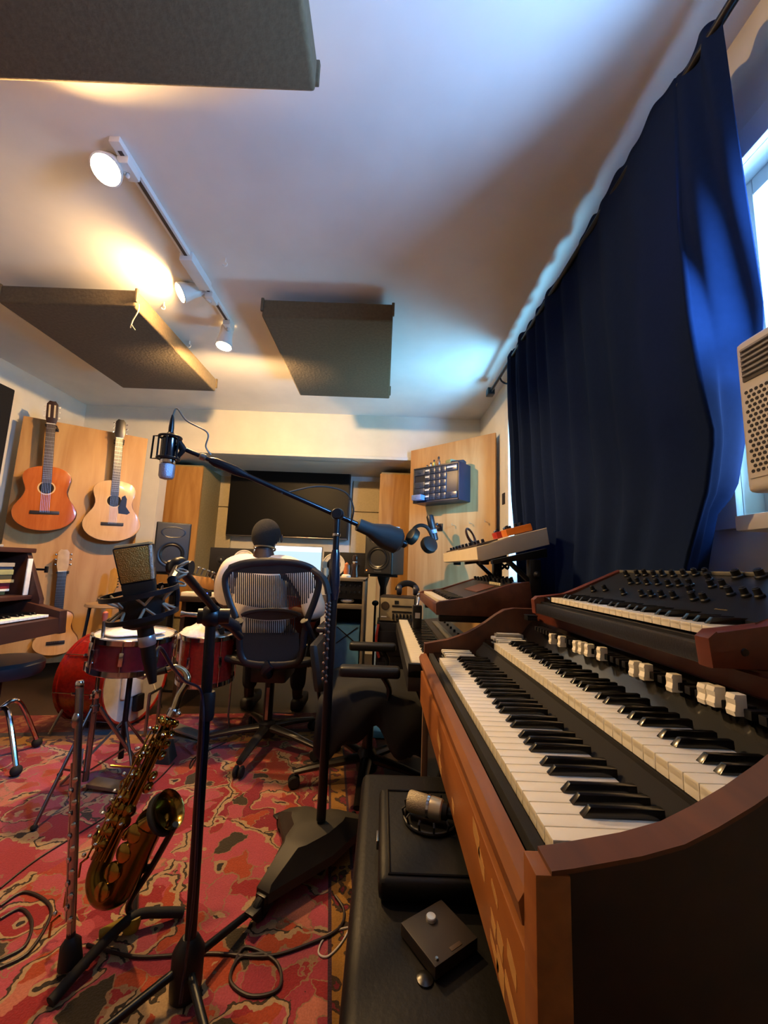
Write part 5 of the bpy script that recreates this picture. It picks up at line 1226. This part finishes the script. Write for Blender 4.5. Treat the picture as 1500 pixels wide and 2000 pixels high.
for s in (-1, 1):
    hp__ = av((PX_+s*.09, 2.53, .54), .088, pel); kn_ = av((PX_+s*.16, 2.92, .52), .060, hp__); ca = av((PX_+s*.165, 2.93, .36), .055, kn_); an = av((PX_+s*.17, 2.92, .10), .036, ca); av((PX_+s*.175, 3.03, .055), .035, an)
pers = skinned('person', vs, es, dark_skin)
setp(pers, 'person in a white t-shirt seated at the desk seen from behind, holding a guitar', 'person')
# hair, ears, t-shirt, trousers, shoes, necklace
mb = MB(); mb.ball((PX_, 2.472, 1.195), 1, 32, (.087, .102, .104)); bmesh.ops.delete(mb.bm, geom=[v for v in mb.bm.verts if v.co.z < 1.108+max(0, v.co.y-2.44)*1.5 or (v.co.y > 2.54 and v.co.z < 1.25)], context='VERTS')
ho = P('hair', mb, mat('short_black_hair', '#0b0908', .95, scale=250, bump=1.0), pers, sharp=180); md = ho.modifiers.new('thick', 'SOLIDIFY'); md.thickness = .012; md.offset = -1
for s in (-1, 1): P('ear', MB().ball((PX_+s*.091, 2.50, 1.18), .022, 10, (.4, .8, 1.2)), dark_skin, pers)
tv = []; te = []
def tvv(p, r, par=None):
    tv.append((p, r)); i = len(tv)-1
    if par is not None: te.append((par, i))
    return i
a = tvv((PX_, 2.49, .55), (.205, .15)); b_ = tvv((PX_, 2.46, .70), (.20, .145), a); c_ = tvv((PX_, 2.44, .87), (.205, .135), b_); d = tvv((PX_, 2.445, 1.015), (.16, .10), c_); e = tvv((PX_, 2.452, 1.082), (.100, .078), d)
for s, el in ((-1, (PX_-.225, 2.55, .76)), (1, (PX_+.350, 2.47, .69))):
    f0 = tvv((PX_+s*.095, 2.448, 1.035), .072, d); f = tvv((PX_+s*.185, 2.445, 1.008), .074, f0); g_ = tvv((PX_+s*(.235 if s < 0 else .29), 2.48, .86), .074, f); tvv(el, .082, g_)
shirt = mat('white_tshirt', '#d9cdbf', .9, var=.04, scale=40, bump=.15)
skinned('t_shirt', tv, te, shirt, pers)
tv = [((PX_, 2.50, .565), (.165, .125))]; te = []
for s in (-1, 1):
    i = len(tv); tv += [((PX_+s*.09, 2.54, .545), .100), ((PX_+s*.16, 2.92, .525), .072), ((PX_+s*.165, 2.93, .36), .066), ((PX_+s*.17, 2.92, .13), .055)]; te += [(0, i), (i, i+1), (i+1, i+2), (i+2, i+3)]
skinned('trousers', tv, te, mat('dark_trousers', '#1a1b22', .9), pers)
for s in (-1, 1): P('shoe', MB().box(PX_+s*.175-.045, PX_+s*.175+.045, 2.88, 3.13, RZ, .09, .03, seg=3), mat('dark_shoe', '#1c1a1a', .6), pers)
P('necklace', MB().torus((PX_, 2.460, 1.112), (0, .25, 1), .064, .006, 28, 8), mat('pale_gold_chain', '#9a8a66', .3, .7), pers)
# bass guitar in the person's hands
bg = thing('electric_guitar', 'electric guitar with light maple neck held across the seated person', 'guitar', gn1)
u = (gn0-gn1).normalized(); n_ = V((0, 1, 0)); n_ = (n_-u*n_.dot(u)).normalized(); x = u.cross(n_); F = MX((x, u, n_)).transposed().to_4x4(); F.translation = gn1
LG = (gn0-gn1).length
mp_ = wood('maple_neck', '#a8753a', '#c08c50', .35, 5, 'Z')
P('neck', MB().box(-.021, .021, -.10, LG-.10, -.008, .012, .005, F), mp_, bg)
P('headstock', MB().prism([(-.021, LG-.10), (.021, LG-.10), (.032, LG-.07), (.034, LG+.05), (.015, LG+.075), (-.02, LG+.06), (-.045, LG-.05)], F @ MX.Translation(V((0, 0, -.006))), .014, .003), mp_, bg)
mb = MB()
for k in range(4):
    for s_ in (-1,): q = F @ V((-.040, LG-.05+k*.032, 0)); mb.cyl(q, F @ V((-.075, LG-.05+k*.032, 0)), .005).ball(F @ V((-.082, LG-.05+k*.032, 0)), .013, 10, (.5, 1, 1.2), F)
P('tuners', mb, steel, bg)
P('body', MB().prism([(q_[0], q_[1]-.40) for q_ in outline(.36, .11, .145, .095)], F, .04, .008), mat('bass_body', '#5a2010', .25, coat=.5), bg)

# ------------------------------------------------------------------ desk, monitors, equipment
dw = wood('desk_brown', '#1f140e', '#33231a', .45, 3, 'X')
dk = thing('studio_desk', 'wide dark wooden studio desk below the television', 'desk', (-.8, 3.1, 0))
P('desktop', MB().box(-1.42, -.352, 2.80, 3.42, .735, .77, .004), dw, dk)
P('monitor_bridge', MB().box(-1.40, -.12, 3.22, 3.42, .90, .925, .003), dw, dk)
for x in (-1.40, -.76, -.16): P('bridge_support', MB().box(x, x+.03, 3.24, 3.40, .77 if x < -.3 else 0, .90), dw, dk)
for x0 in (-1.40,): P('side_panel', MB().box(x0, x0+.03, 2.84, 3.40, 0, .735), dw, dk)
P('modesty_panel', MB().box(-1.37, -.5, 3.36, 3.38, .2, .735), dw, dk)
rk = thing('rack_cabinet', 'grey-edged equipment rack at the right end of the desk', 'rack', (-.22, 2.98, 0))
re_ = mat('rack_edge_grey', '#6f6556', .6); rb = mat('rack_dark', '#121215', .5)
rx0, rx1, ry0, ry1 = -.345, -.112, 2.74, 3.20
P('side_panel', MB().box(rx0, rx0+.018, ry0, ry1, 0, .935, .002), re_, rk); P('side_panel', MB().box(rx1-.018, rx1, ry0, ry1, 0, .935, .002), re_, rk)
P('top_board', MB().box(rx0, rx1, ry0, ry1, .92, .94, .002), re_, rk); P('middle_shelf', MB().box(rx0+.018, rx1-.018, ry0, ry1, .735, .765, .002), re_, rk)
P('back_panel', MB().box(rx0+.018, rx1-.018, ry1-.02, ry1, 0, .92), rb, rk); P('bottom_board', MB().box(rx0+.018, rx1-.018, ry0, ry1, .02, .05), re_, rk)
ru = thing('rack_unit', 'black rack unit with small dark knobs in the upper bay of the grey-edged rack', 'rack unit', (-.23, 2.76, .8))
P('faceplate', MB().box(rx0+.02, rx1-.02, ry0+.03, ry0+.3, .80, .915, .002), rb, ru)
k0 = None
for i in range(6):
    for j in range(2):
        q = (-.315+i*.033, ry0+.03, .845+j*.045)
        if k0 is None: k0 = P('knob', MB().lathe([(.009, 0), (.007, .014), (.003, .015)], q, (0, -1, 0), 12), mat('knob_cap', '#3a3b40', .3, .6), ru); o0 = V(q)
        else: cp(k0, V(q)-o0, ru)
one('crumpled_paper', MB().ball((-.235, 2.80, .785), .032, 8, (1.5, .8, .55)), mat('paper_white', '#c9c9d4', .8, bump=1, scale=30), 'crumpled white paper lying in the upper bay of the grey-edged rack', 'paper', (-.235, 2.80, .766))
bb = thing('storage_bin', 'light blue bin with dark crossed straps in the lower bay of the grey-edged rack', 'bin', (-.23, 2.85, .05))
P('bin_body', MB().box(-.31, -.14, 2.78, 3.0, .05, .62, .006), mat('bin_blue', '#4f86ad', .5), bb)
for s in (-1, 1): P('strap', MB().hexa([(-.225-s*.075, 2.775, .50), (-.225-s*.065, 2.775, .50), (-.225-s*.075, 2.78, .50), (-.225-s*.065, 2.78, .50), (-.225+s*.065, 2.775, .61), (-.225+s*.075, 2.775, .61), (-.225+s*.065, 2.78, .61), (-.225+s*.075, 2.78, .61)]), black, bb)
ic = thing('computer_display', 'lit computer display on the desk in front of the seated person', 'computer screen', (-.74, 3.15, .925))
i0_, i1_ = -1.015, -.485
P('screen_frame', MB().box(i0_-.006, i1_+.006, 3.13, 3.16, .93, 1.165, .004), mat('alu', '#b8bac0', .3, .8), ic)
m, nt, b, N, L = nodes('lit_screen'); tc = N.new('ShaderNodeTexCoord'); sx2 = N.new('ShaderNodeSeparateXYZ'); L.new(tc.outputs['Object'], sx2.inputs[0])
br = N.new('ShaderNodeTexBrick'); br.inputs['Scale'].default_value = 22; br.inputs['Color1'].default_value = (.62, .80, .95, 1); br.inputs['Color2'].default_value = (.50, .78, .80, 1); br.inputs['Mortar'].default_value = (.30, .42, .5, 1); br.inputs['Mortar Size'].default_value = .012
L.new(tc.outputs['Object'], br.inputs[0])
gt = N.new('ShaderNodeMath'); gt.operation = 'GREATER_THAN'; gt.inputs[1].default_value = .195; L.new(sx2.outputs[2], gt.inputs[0])
mm_ = N.new('ShaderNodeMix'); mm_.data_type = 'RGBA'; L.new(gt.outputs[0], mm_.inputs[0]); L.new(br.outputs[0], mm_.inputs[6]); mm_.inputs[7].default_value = (.75, .88, 1, 1)
L.new(mm_.outputs[2], b.inputs['Emission Color']); b.inputs['Emission Strength'].default_value = 1.1; b.inputs['Base Color'].default_value = (.02, .02, .03, 1)
P('screen', MB().box(i0_, i1_, 3.127, 3.13, .936, 1.158), m, ic)
P('stand_foot', MB().box(-.83, -.65, 3.12, 3.20, .925, .932, .002), mat('alu', '#b8bac0', .3, .8), ic)
spkm = mat('speaker_charcoal', '#17181b', .5, bump=.1, scale=120); cone = mat('speaker_cone', '#101114', .35)
def woofer(t, c, r, n_, cm_=cone):
    if cm_ is not cone: P('woofer', MB().lathe([(r*1.12, -.001), (r*1.12, .004), (r*1.02, .005), (r*.97, .002), (r*.9, .003), (r*.4, -.006), (r*.32, .0), (.001, .004)], c, n_, 32, caps=False), cm_, t); return
    P('woofer', MB().lathe([(r*1.12, -.001), (r*1.12, .004), (r, .005), (r*.93, .002), (r*.86, .006), (r*.80, .003), (r*.30, -.02), (r*.28, -.014), (r*.12, -.008), (.001, -.007)], c, n_, 32, caps=False), cm_, t)
def monitor(x, y, z, w_, h, d, yaw, lab, led):
    F = MX.Translation(V((x, y, z))) @ rz(yaw); t = thing('studio_monitor', lab, 'speaker', (x, y, z), 'black two-way studio monitors')
    P('cabinet', MB().box(-w_/2, w_/2, 0, d, 0, h, .010, F, 3), spkm, t)
    P('baffle', MB().box(-w_/2+.008, w_/2-.008, -.006, .002, .008, h-.008, .006, F), mat('baffle', '#1c1d20', .55), t)
    R = F.to_3x3(); woofer(t, F @ V((0, -.0065, h*.36)), w_*.36, R @ V((0, -1, 0)))
    P('tweeter_waveguide', MB().lathe([(w_*.36, 0), (w_*.34, .001), (w_*.14, -.012), (w_*.06, -.012), (.001, -.006)], (0, 0, 0), (0, -1, 0), 28, caps=False, sx=1.0).xf(F @ MX.Translation(V((0, -.0068, h*.80))) @ MX.Diagonal((1, 1, .5, 1))), cone, t)
    P('badge', MB().box(-.03, .03, -.0075, -.006, .022, .032, 0, F), mat('badge_grey', '#45464a', .5), t)
    if led: P('power_light', MB().ball(F @ V((-w_/2+.025, -.008, .03)), .004, 8), glow('orange_led', '#ff5a20', 6), t)
    return t
monitor(-1.715, 3.22, .915, .255, .405, .30, .50, 'left black studio monitor beside the golden absorber box', False)
monitor(-.035, 3.10, .965, .235, .35, .28, -.38, 'right black studio monitor with glowing orange power light', True)
def spstand(x, y, z, lab):
    t = thing('speaker_stand', lab, 'speaker stand', (x, y, 0)); P('top_plate', MB().box(x-.11, x+.11, y-.09, y+.12, z-.018, z-.002, .003), blackm, t)
    P('column', MB().lathe([(.026, .02), (.026, z-.10), (.05, z-.03), (.05, z-.018)], (x, y, 0), (0, 0, 1), 18), blackm, t); P('foot_plate', MB().box(x-.14, x+.14, y-.12, y+.14, 0, .02, .004), blackm, t)
spstand(-1.73, 3.34, .915, 'black column stand under the left studio monitor'); spstand(.012, 3.22, .965, 'black column stand under the right studio monitor')
mb = MB()
for i in range(4): mb.box(-.10+.02*i, .06+.015*i, -.05, .06, .01*i, .01*i+.007, .001, MX.Translation(V((.015, 3.2, 1.3155))) @ rz(.3*i-.4))
one('loose_papers', mb, mat('paper_cool', '#c8cfe0', .8), 'loose white papers piled on top of the right studio monitor', 'papers', (.01, 3.2, 1.3155))
wcone = mat('white_cone', '#d8d0c2', .6)
def lying(x0, x1, y, z, h, wx, lab):
    t = thing('nearfield_speaker', lab, 'speaker', ((x0+x1)/2, y, z), 'black speakers lying on the desk bridge'); d = .19
    P('cabinet', MB().box(x0, x1, y, y+d, z, z+h, .003), mat('speaker_black_veneer', '#151313', .5), t)
    woofer(t, (wx, y-.001, z+h*.5), h*.40, V((0, -1, 0)), wcone)
    tx_ = x0+.09 if wx > (x0+x1)/2 else x1-.09
    P('tweeter', MB().lathe([(.035, 0), (.035, .003), (.018, .004), (.012, .010), (.001, .012)], (tx_, y, z+h*.5), (0, -1, 0), 20), mat('tweeter_dark', '#1d1d20', .4), t)
lying(-1.405, -1.03, 3.225, .9255, .205, -1.125, 'black speaker lying on its side on the left of the desk bridge, white cone')
lying(-.48, -.115, 3.225, .9255, .205, -.395, 'black speaker lying on its side on the right of the desk bridge, white cone')
t = thing('red_figure', 'small red ornament in front of the left white speaker cone', 'ornament', (-1.06, 3.2, .925))
P('body', MB().lathe([(.02, .012), (.024, .04), (.014, .06), (.018, .09), (.012, .12), (.002, .125)], (-1.07, 3.18, .925-.012), (0, 0, 1), 14), mat('ornament_red', '#a82c20', .5), t); P('base', MB().box(-1.095, -1.045, 3.16, 3.2, .9255, .94, .003), white, t)
# things on the rack top
q = at(692, 1128, 2.95)
t = thing('statuette', 'dark brown statuette of a standing figure on the rack top beside the right monitor', 'figurine', (q.x, 2.95, .94))
P('figure', MB().lathe([(.030, .002), (.030, .02), (.022, .06), (.026, .09), (.018, .11), (.012, .115), (.020, .135), (.016, .16), (.002, .168)], (q.x, 2.95, .94), (0, 0, 1), 18), mat('bronze_brown', '#3a2a24', .3, .4), t)
P('neck_band', MB().torus((q.x, 2.95, 1.053), (0, 0, 1), .015, .004, 18, 6), mat('pale_blue', '#9fb0cc', .4), t)
q = at(676, 1128, 2.92)
t = thing('toy_figure', 'small multicoloured toy figure with white base on the rack top', 'toy', (q.x, 2.92, .94))
P('body', MB().lathe([(.018, .02), (.022, .05), (.014, .075), (.016, .095), (.002, .11)], (q.x, 2.92, .94), (0, 0, 1), 14), mat('toy_orange', '#b0622e', .5), t); P('base', MB().lathe([(.034, .0005), (.034, .014), (.024, .022)], (q.x, 2.92, .94), (0, 0, 1), 16), white, t)
P('cape', MB().box(q.x+.008, q.x+.022, 2.915, 2.94, .965, 1.03, .004), mat('toy_blue', '#6f94b8', .5), t)
# small gear on the desk, left of the person
t = thing('audio_interface', 'small silver equipment box on the left of the desk', 'audio device', (-1.27, 2.95, .77))
P('case', MB().box(-1.36, -1.15, 2.9, 3.1, .845, .885, .003), mat('silver_case', '#a8a6a4', .4, .5), t); P('riser', MB().box(-1.35, -1.16, 2.91, 3.09, .7705, .845), black, t)
t = thing('midi_keyboard', 'low white keyboard controller on the left of the desk', 'controller', (-1.25, 2.86, .77))
P('case', MB().box(-1.40, -1.08, 2.81, 2.895, .7705, .80, .004), white, t)
t = thing('red_device', 'small red device with blue light on the left of the desk', 'audio device', (-1.12, 2.86, .80))
P('case', MB().box(-1.17, -1.08, 2.825, 2.885, .8005, .835, .004), mat('device_red', '#8a2a2c', .4), t); P('blue_light', MB().ball((-1.10, 2.822, .825), .005, 8), glow('blue_led', '#3050ff', 8), t)
q = at(406, 1159, 2.57)
one('clip_tuner', MB().box(q.x-.02, q.x+.02, 2.56, 2.585, q.z-.02, q.z+.015, .005), black, 'small black tuner clipped under the maple headstock', 'tuner', (q.x, 2.57, q.z))
P('blue_light', MB().ball((q.x, 2.557, q.z), .004, 8), glow('blue_led', '#3050ff', 8), bpy.data.objects['clip_tuner'])
t = thing('drinking_glass', 'small clear glass on the desk bridge right of the display', 'glass', (-.5, 3.12, .77))
P('glass', MB().lathe([(.022, .925), (.026, 1.0), (.024, 1.0), (.02, .93)], (-.455, 3.18, .001), (0, 0, 1), 16), mat('pale_glass', '#aeb8bc', .1), t)
t.location = (-.455, 3.18, .926)
for c_ in t.children: c_.data.transform(MX.Translation(V((-.5, 3.12, .77))-V(t.location)))

# ------------------------------------------------------------------ silver-faced amplifier, rack and headphones by the stage piano
scale_from_eye(1.17); FZ3 = floor_z()
am = thing('tape_echo', 'dark-cased vintage effects unit with cream front panel beyond the stage piano', 'amplifier', (.09, 2.56, .70))
ar = thing('equipment_rack', 'tall black equipment case with a red light under the cream-fronted unit', 'rack', (.11, 2.54, FZ3))
P('case', MB().box(-.02, .24, 2.42, 2.66, FZ3, .698, .006), rb, ar)
P('red_light', MB().box(.110, .119, 2.416, 2.42, .661, .667), glow('red_led', '#ff2010', 6), ar)
P('red_cable', MB().tube(curve([(-.01, 2.405, .69), (-.02, 2.395, .62), (-.015, 2.40, .55), (.0, 2.408, .50)], 5), .008, 8), mat('red_cable', '#a8382a', .5), ar)
for z_ in (.2, .4, .58): P('rack_panel', MB().box(-.01, .23, 2.414, 2.421, z_-.07, z_+.07, .002), mat('rack_panel', '#1a1a1e', .4), ar)
Fa = MX.Translation(V((.10, 2.46, .699))) @ rz(-.12)
P('case', MB().box(-.11, .11, -.02, .17, 0, .15, .006, Fa), mat('case_brown_black', '#1d1715', .5), am)
P('front_panel', MB().box(-.102, .102, -.024, -.018, .008, .142, .001, Fa), mat('cream_panel', '#8d8268', .5), am)
P('dial', MB().lathe([(.026, 0), (.024, .004), (.001, .004)], (0, 0, 0), (0, -1, 0), 22).xf(Fa @ MX.Translation(V((-.072, -.024, .095)))), mat('dial_dark', '#33291f', .5), am)
mb = MB()
for z_ in (.062, .095): mb.box(-.03, .09, -.0265, -.024, z_-.005, z_+.005, 0, Fa)
mb.box(-.015, .01, -.0265, -.024, .108, .128, 0, Fa); P('black_legend_strips', mb, black, am)
k0 = None
for k in range(6):
    M_ = Fa @ MX.Translation(V((-.022+k*.021, -.024, .035)))
    P('slider', MB().box(-.004, .004, -.012, 0, -.018, .016, .002, M_), black, am)
P('power_switch', MB().box(-.095, -.06, -.028, -.024, .026, .034, .001, Fa), white, am)
hp = thing('headphones', 'dark headphones resting on the cream-fronted unit', 'headphones', (.19, 2.60, .85))
o = V((.165, 2.56, .850))
P('headband', MB().tube([o+V((.06*math.cos(a_), .01, .030+.048*math.sin(a_))) for a_ in [i*PI/12 for i in range(13)]], .012, 8, flat=1.6), black, hp)
for s in (-1, 1): P('ear_cup', MB().lathe([(.028, -.016), (.033, -.008), (.033, .010), (.026, .016)], o+V((s*.052, 0, .036)), (1, 0, 0), 20), mat('cup_blue_black', '#1a1d30', .4), hp)
scale_from_eye(1)
t = thing('labelled_box', 'small black box with white label standing at the far end of the stage piano', 'device', (.21, 2.32, .688))  # plain black box with a label and chrome clip, gives no light
q = at(812, 1195, 2.12)
P('body', MB().box(.185, .235, 2.30, 2.35, .6885, .815, .006), black, t); P('label', MB().box(.196, .224, 2.2985, 2.30, .745, .775), mat('label_grey', '#a7a7ac', .5), t); P('clip', MB().cyl((.21, 2.325, .815), (.22, 2.35, .865), .008).ball((.22, 2.35, .87), .014, 10), chrome, t)
t = thing('microphone_stand', 'thin black microphone stand with round clip before the right corner panel', 'microphone stand', (-.05, 3.02, 0))
q = at(733, 1178, 3.02)
P('pole', MB().cyl((q.x, 3.02, .02), (q.x, 3.02, q.z-.01), .008), blackm, t); P('clip', MB().ball((q.x, 3.02, q.z), .026, 12, (1, .7, .8)), black, t); P('base', MB().lathe([(.06, 0), (.06, .015), (.02, .025)], (q.x, 3.02, 0), (0, 0, 1), 24), blackm, t)

scale_from_eye(1.15)
# ------------------------------------------------------------------ on the right plywood panel: drawer cabinet, bottles, bracket, hooks
qf = lambda px, py, o: onp(px, py, QA+QN*o, QN)
a, b_ = qf(808, 916, .17), qf(896, 968, .17)
wd = (b_-a).dot(QU); ht = .29; zt = a.z
F = MX((QU, -QN, V((0, 0, 1)))).transposed().to_4x4(); F.translation = V((a.x, a.y, zt-ht))     # x along the panel, y into it, z up
dc = thing('drawer_cabinet', 'navy-black small-parts drawer cabinet mounted on the right plywood panel', 'drawer cabinet', F @ V((wd/2, .08, 0)))
P('cabinet_body', MB().box(0, wd, .006, .169, 0, ht, .006, F), mat('navy_cabinet', '#141a28', .4), dc)
P('face_frame', MB().box(0, wd, 0, .01, 0, .012, .002, F).box(0, wd, 0, .01, ht-.012, ht, .002, F).box(0, .012, 0, .01, 0, ht, .002, F).box(wd-.012, wd, 0, .01, 0, ht, .002, F), mat('navy_cabinet', '#141a28', .4), dc)
dm = mat('smoky_drawer', '#2f3540', .25, var=.25, scale=25); lbm = mat('label_pale', '#c5c2b4', .6)
def drawer(x0, x1, z0, z1, out=0, lab=False, m_=dm):
    d = P('drawer', MB().box(x0+.002, x1-.002, -.004-out, .05-out, z0+.002, z1-.002, .003, F), m_, dc); zc = (z0+z1)/2; xc = (x0+x1)/2
    P('pull', MB().box(xc-.010, xc+.010, -.010-out, -.003-out, zc-.010, zc-.006, .001, F), m_, d)
    if lab: P('label', MB().box(x0+.006, x1-.006, -.0052-out, -.0042-out, zc, zc+.012, 0, F), lbm, d)
xi, xm1, xm2, xe = .014, wd*.27, wd*.74, wd-.014; H_ = ht-.028
for r in range(5):
    z0 = .014+H_*r/5; z1 = z0+H_/5
    for k in range(4): drawer(xm1+(xm2-xm1)*k/4, xm1+(xm2-xm1)*(k+1)/4, z0, z1, 0, k == 0)
for r in (1, 2, 4): drawer(xi, xm1, .014+H_*r/5, .014+H_*(r+1)/5)
drawer(xi+.02, xm1+.012, .014, .014+H_*.17, .06, False, mat('blue_lit_drawer', '#6d84b8', .3))  # open drawer, the blue light on it put into its colour
for r in (0, 4): drawer(xm2, xe, .014+H_*r/5, .014+H_*(r+1)/5, 0, r == 4)
dn = mat('bottle_cap', '#1d1416', .5)
for i, (px, hh_, r_, col, nm) in enumerate(((841, .055, .014, '#c9b49a', 'squat cream bottle with dark cap'), (847, .075, .013, '#b99a3a', 'yellow bottle with dark cap'), (856, .095, .015, '#8a5a36', 'tall amber dropper bottle'), (834, .04, .015, '#a89878', 'short beige jar'))):
    q = qf(px, 906, .09); x = (q-V(F.translation)).dot(QU); o_ = F @ V((x, .085, ht))
    t = thing('bottle', nm+' standing on the drawer cabinet', 'bottle', o_, 'bottles on the drawer cabinet')
    P('body', MB().lathe([(r_*.9, .0005), (r_, .004), (r_, hh_*.6), (r_*.45, hh_*.72), (r_*.45, hh_*.78)], o_, (0, 0, 1), 16), mat('bottle_'+str(i), col, .2), t)
    P('cap', MB().lathe([(r_*.55, hh_*.76), (r_*.55, hh_*.95), (r_*.3, hh_)], o_, (0, 0, 1), 14), dn, t)
o_ = F @ V((wd*.72, .085, ht)); mb = MB(); mb.box(-.035, .035, -.03, .03, .0005, .045, .006, MX.Translation(o_) @ rz(.5)); one('yellow_packet', mb, mat('packet_yellow', '#8f9468', .6), 'pale yellow-green packet on the drawer cabinet', 'packet', o_)
o_ = F @ V((wd*.87, .085, ht)); mb = MB(); mb.box(-.05, .05, -.035, .035, .0005, .028, .008, MX.Translation(o_) @ rz(-.5)); one('dark_pouch', mb, mat('pouch_dark', '#202028', .7), 'dark pouch on the right end of the drawer cabinet', 'pouch', o_)
br_ = thing('wall_bracket', 'black clamp bracket reaching out from the right plywood panel', 'bracket', qf(858, 1028, 0))
w0 = qf(860, 1030, 0); mp0 = at(842, 1032, w0.y-.24)
P('arm', MB().tube([w0, mp0], .008, 8), blackm, br_); P('knob', MB().lathe([(.012, 0), (.014, .01), (.01, .02)], w0+QN*.05+V((0, 0, .01)), (0, 0, 1), 12), black, br_); P('base_plate', MB().box(-.025, .025, -.012, 0, -.03, .03, .003, MX.Translation(w0) @ F.to_3x3().to_4x4()), blackm, br_)
t = thing('black_microphone', 'black side-address microphone with pale label held by the wall bracket', 'microphone', mp0)
m0, m1_ = at(850, 1056, mp0.y), at(839, 1006, mp0.y); u = (m1_-m0).normalized(); L_ = (m1_-m0).length
P('body', MB().lathe([(.018, 0), (.026, .006), (.027, L_*.45), (.026, L_*.48), (.028, L_*.5), (.028, L_*.94), (.02, L_)], m0, u, 22), mat('mic_charcoal', '#17181d', .4), t)
P('label_band', MB().lathe([(.0275, L_*.28), (.0278, L_*.30), (.0278, L_*.40), (.0275, L_*.42)], m0, u, 22), mat('label_blue_white', '#8f9ec8', .5), t)
hp = thing('headphones', 'large black headphones hanging from the wall bracket', 'headphones', mp0+V((-.08, 0, -.08)))
hy = mp0.y-.055
pts = [at(px, py, hy) for px, py in ((806, 1052), (808, 1034), (820, 1026), (834, 1030), (843, 1046), (846, 1060))]
P('headband', MB().tube(curve(pts, 6), .009, 8, flat=1.5), black, hp)
cL, cR = at(806, 1048, hy), at(838, 1064, hy-.02)
P('ear_cup', MB().lathe([(.045, -.032), (.06, -.025), (.066, 0), (.060, .022), (.04, .028)], cL, V((.80, .45, -.45)), 26, sx=.82, xax=(0, 1, 0)), mat('ear_cup_black', '#131316', .45), hp)
P('ear_cup', MB().lathe([(.045, -.032), (.06, -.025), (.066, 0), (.060, .022), (.04, .028)], cR, V((.45, -.75, .35)), 26), mat('ear_cup_black', '#131316', .45), hp)
for i, px in enumerate((888, 922, 952)):
    q = qf(px, 1026-i*3, 0); mb = MB(); mb.tube([q, q+QN*.035, q+QN*.042+V((0, 0, -.006)), q+QN*.042+V((0, 0, .014))], .0025, 6)
    one('peg_hook', mb, mat('pale_hook', '#b09468', .4, .3), 'thin metal hook on the right plywood panel, %s' % ('nearest the wall bracket', 'middle of the three', 'nearest the white synthesizer')[i], 'hook', q, 'hooks on the right plywood panel')
scale_from_eye(1.14)
# under-keyboard clutter
one('cable_bundle', MB().tube([at(985, 1108, 1.9)+V((.022*math.cos(a_), .0, .012*math.sin(a_*2)+.004*a_/6)) for a_ in [i*.5 for i in range(26)]], .004, 6), cab, 'small dark cable bundle hanging under the white synthesizer', 'cable', at(985, 1105, 1.9))

scale_from_eye(1)
# ------------------------------------------------------------------ cables on the rug, small floor things
def floor_cable(name, lab, pix, m_, r=.004, z=None):
    pts = [atz(x, y, RZ+r) for x, y in pix]; one(name, MB().tube(curve(pts, 8), r, 8), m_, lab, 'cable', pts[0], 'cables on the rug')
dc_ = mat('rug_cable', '#24120f', .5)
floor_cable('cable', 'dark cable curling in a loop on the rug at the left edge beside the flute', [(0, 1770), (50, 1742), (100, 1775), (60, 1855), (0, 1890)], dc_)
floor_cable('cable', 'second dark cable curving on the rug below the looped one at the left', [(0, 1795), (40, 1775), (62, 1800), (50, 1845), (10, 1870), (-30, 1885)], dc_)
floor_cable('cable', 'thin dark cable running across the rug behind the flute', [(0, 1735), (70, 1680), (150, 1630), (230, 1580), (300, 1530), (340, 1490)], dc_, .003)
floor_cable('cable', 'dark cable running along the rug from the flute peg to the boom stand', [(170, 1845), (260, 1868), (350, 1865), (420, 1862), (520, 1868), (600, 1845), (660, 1815), (672, 1780), (655, 1750)], dc_)
floor_cable('cable', 'dark cable coiled on the rug in front of the tripod stand legs', [(455, 1890), (480, 1850), (540, 1880), (545, 1930), (490, 1945), (450, 1915), (470, 1870), (530, 1862)], dc_)
floor_cable('cable', 'thin white cable looped on the rug beside the bench', [(698, 1770), (688, 1800), (668, 1840), (640, 1868), (622, 1860), (635, 1830), (665, 1815), (700, 1808)], mat('white_cable', '#b8b0a8', .5), .0025)
floor_cable('cable', 'thin dark cable wandering on the rug near the boom stand foot', [(420, 1430), (390, 1470), (372, 1500), (380, 1480), (440, 1450)], dc_, .003)
floor_cable('cable', 'yellowish cable loops on the rug under the low office chair', [(685, 1450), (700, 1432), (740, 1428), (790, 1440), (830, 1425), (870, 1400)], mat('amber_cable', '#8a6a3a', .5), .004)
q = atz(742, 1433, .02); one('blue_pouch', MB().box(q.x-.06, q.x+.05, q.y-.04, q.y+.05, RZ, .05, .012), mat('blue_pouch', '#1d5a94', .6), 'small bright blue pouch on the rug under the low office chair', 'pouch', (q.x, q.y, RZ))
q = atz(672, 1398, .05); t = thing('power_box', 'low black box with chrome edge on the floor behind the boom stand', 'box', (q.x, q.y, 0))
P('body', MB().box(q.x-.09, q.x+.09, q.y-.06, q.y+.08, RZ, .09, .006), black, t); P('chrome_edge', MB().box(q.x-.085, q.x+.085, q.y-.064, q.y-.06, .05, .062, .001), chrome, t)
q = atz(322, 1480, .02); one('rubber_block', MB().hexa([(q.x-.05, q.y-.04, RZ), (q.x+.05, q.y-.05, RZ), (q.x-.05, q.y+.05, RZ), (q.x+.04, q.y+.05, RZ), (q.x-.03, q.y-.02, .10), (q.x+.02, q.y-.03, .10), (q.x-.03, q.y+.03, .10), (q.x+.02, q.y+.03, .10)], .004), mat('grey_rubber', '#2f2c26', .7), 'dark wedge-shaped block on the rug behind the saxophone', 'block', (q.x, q.y, RZ))
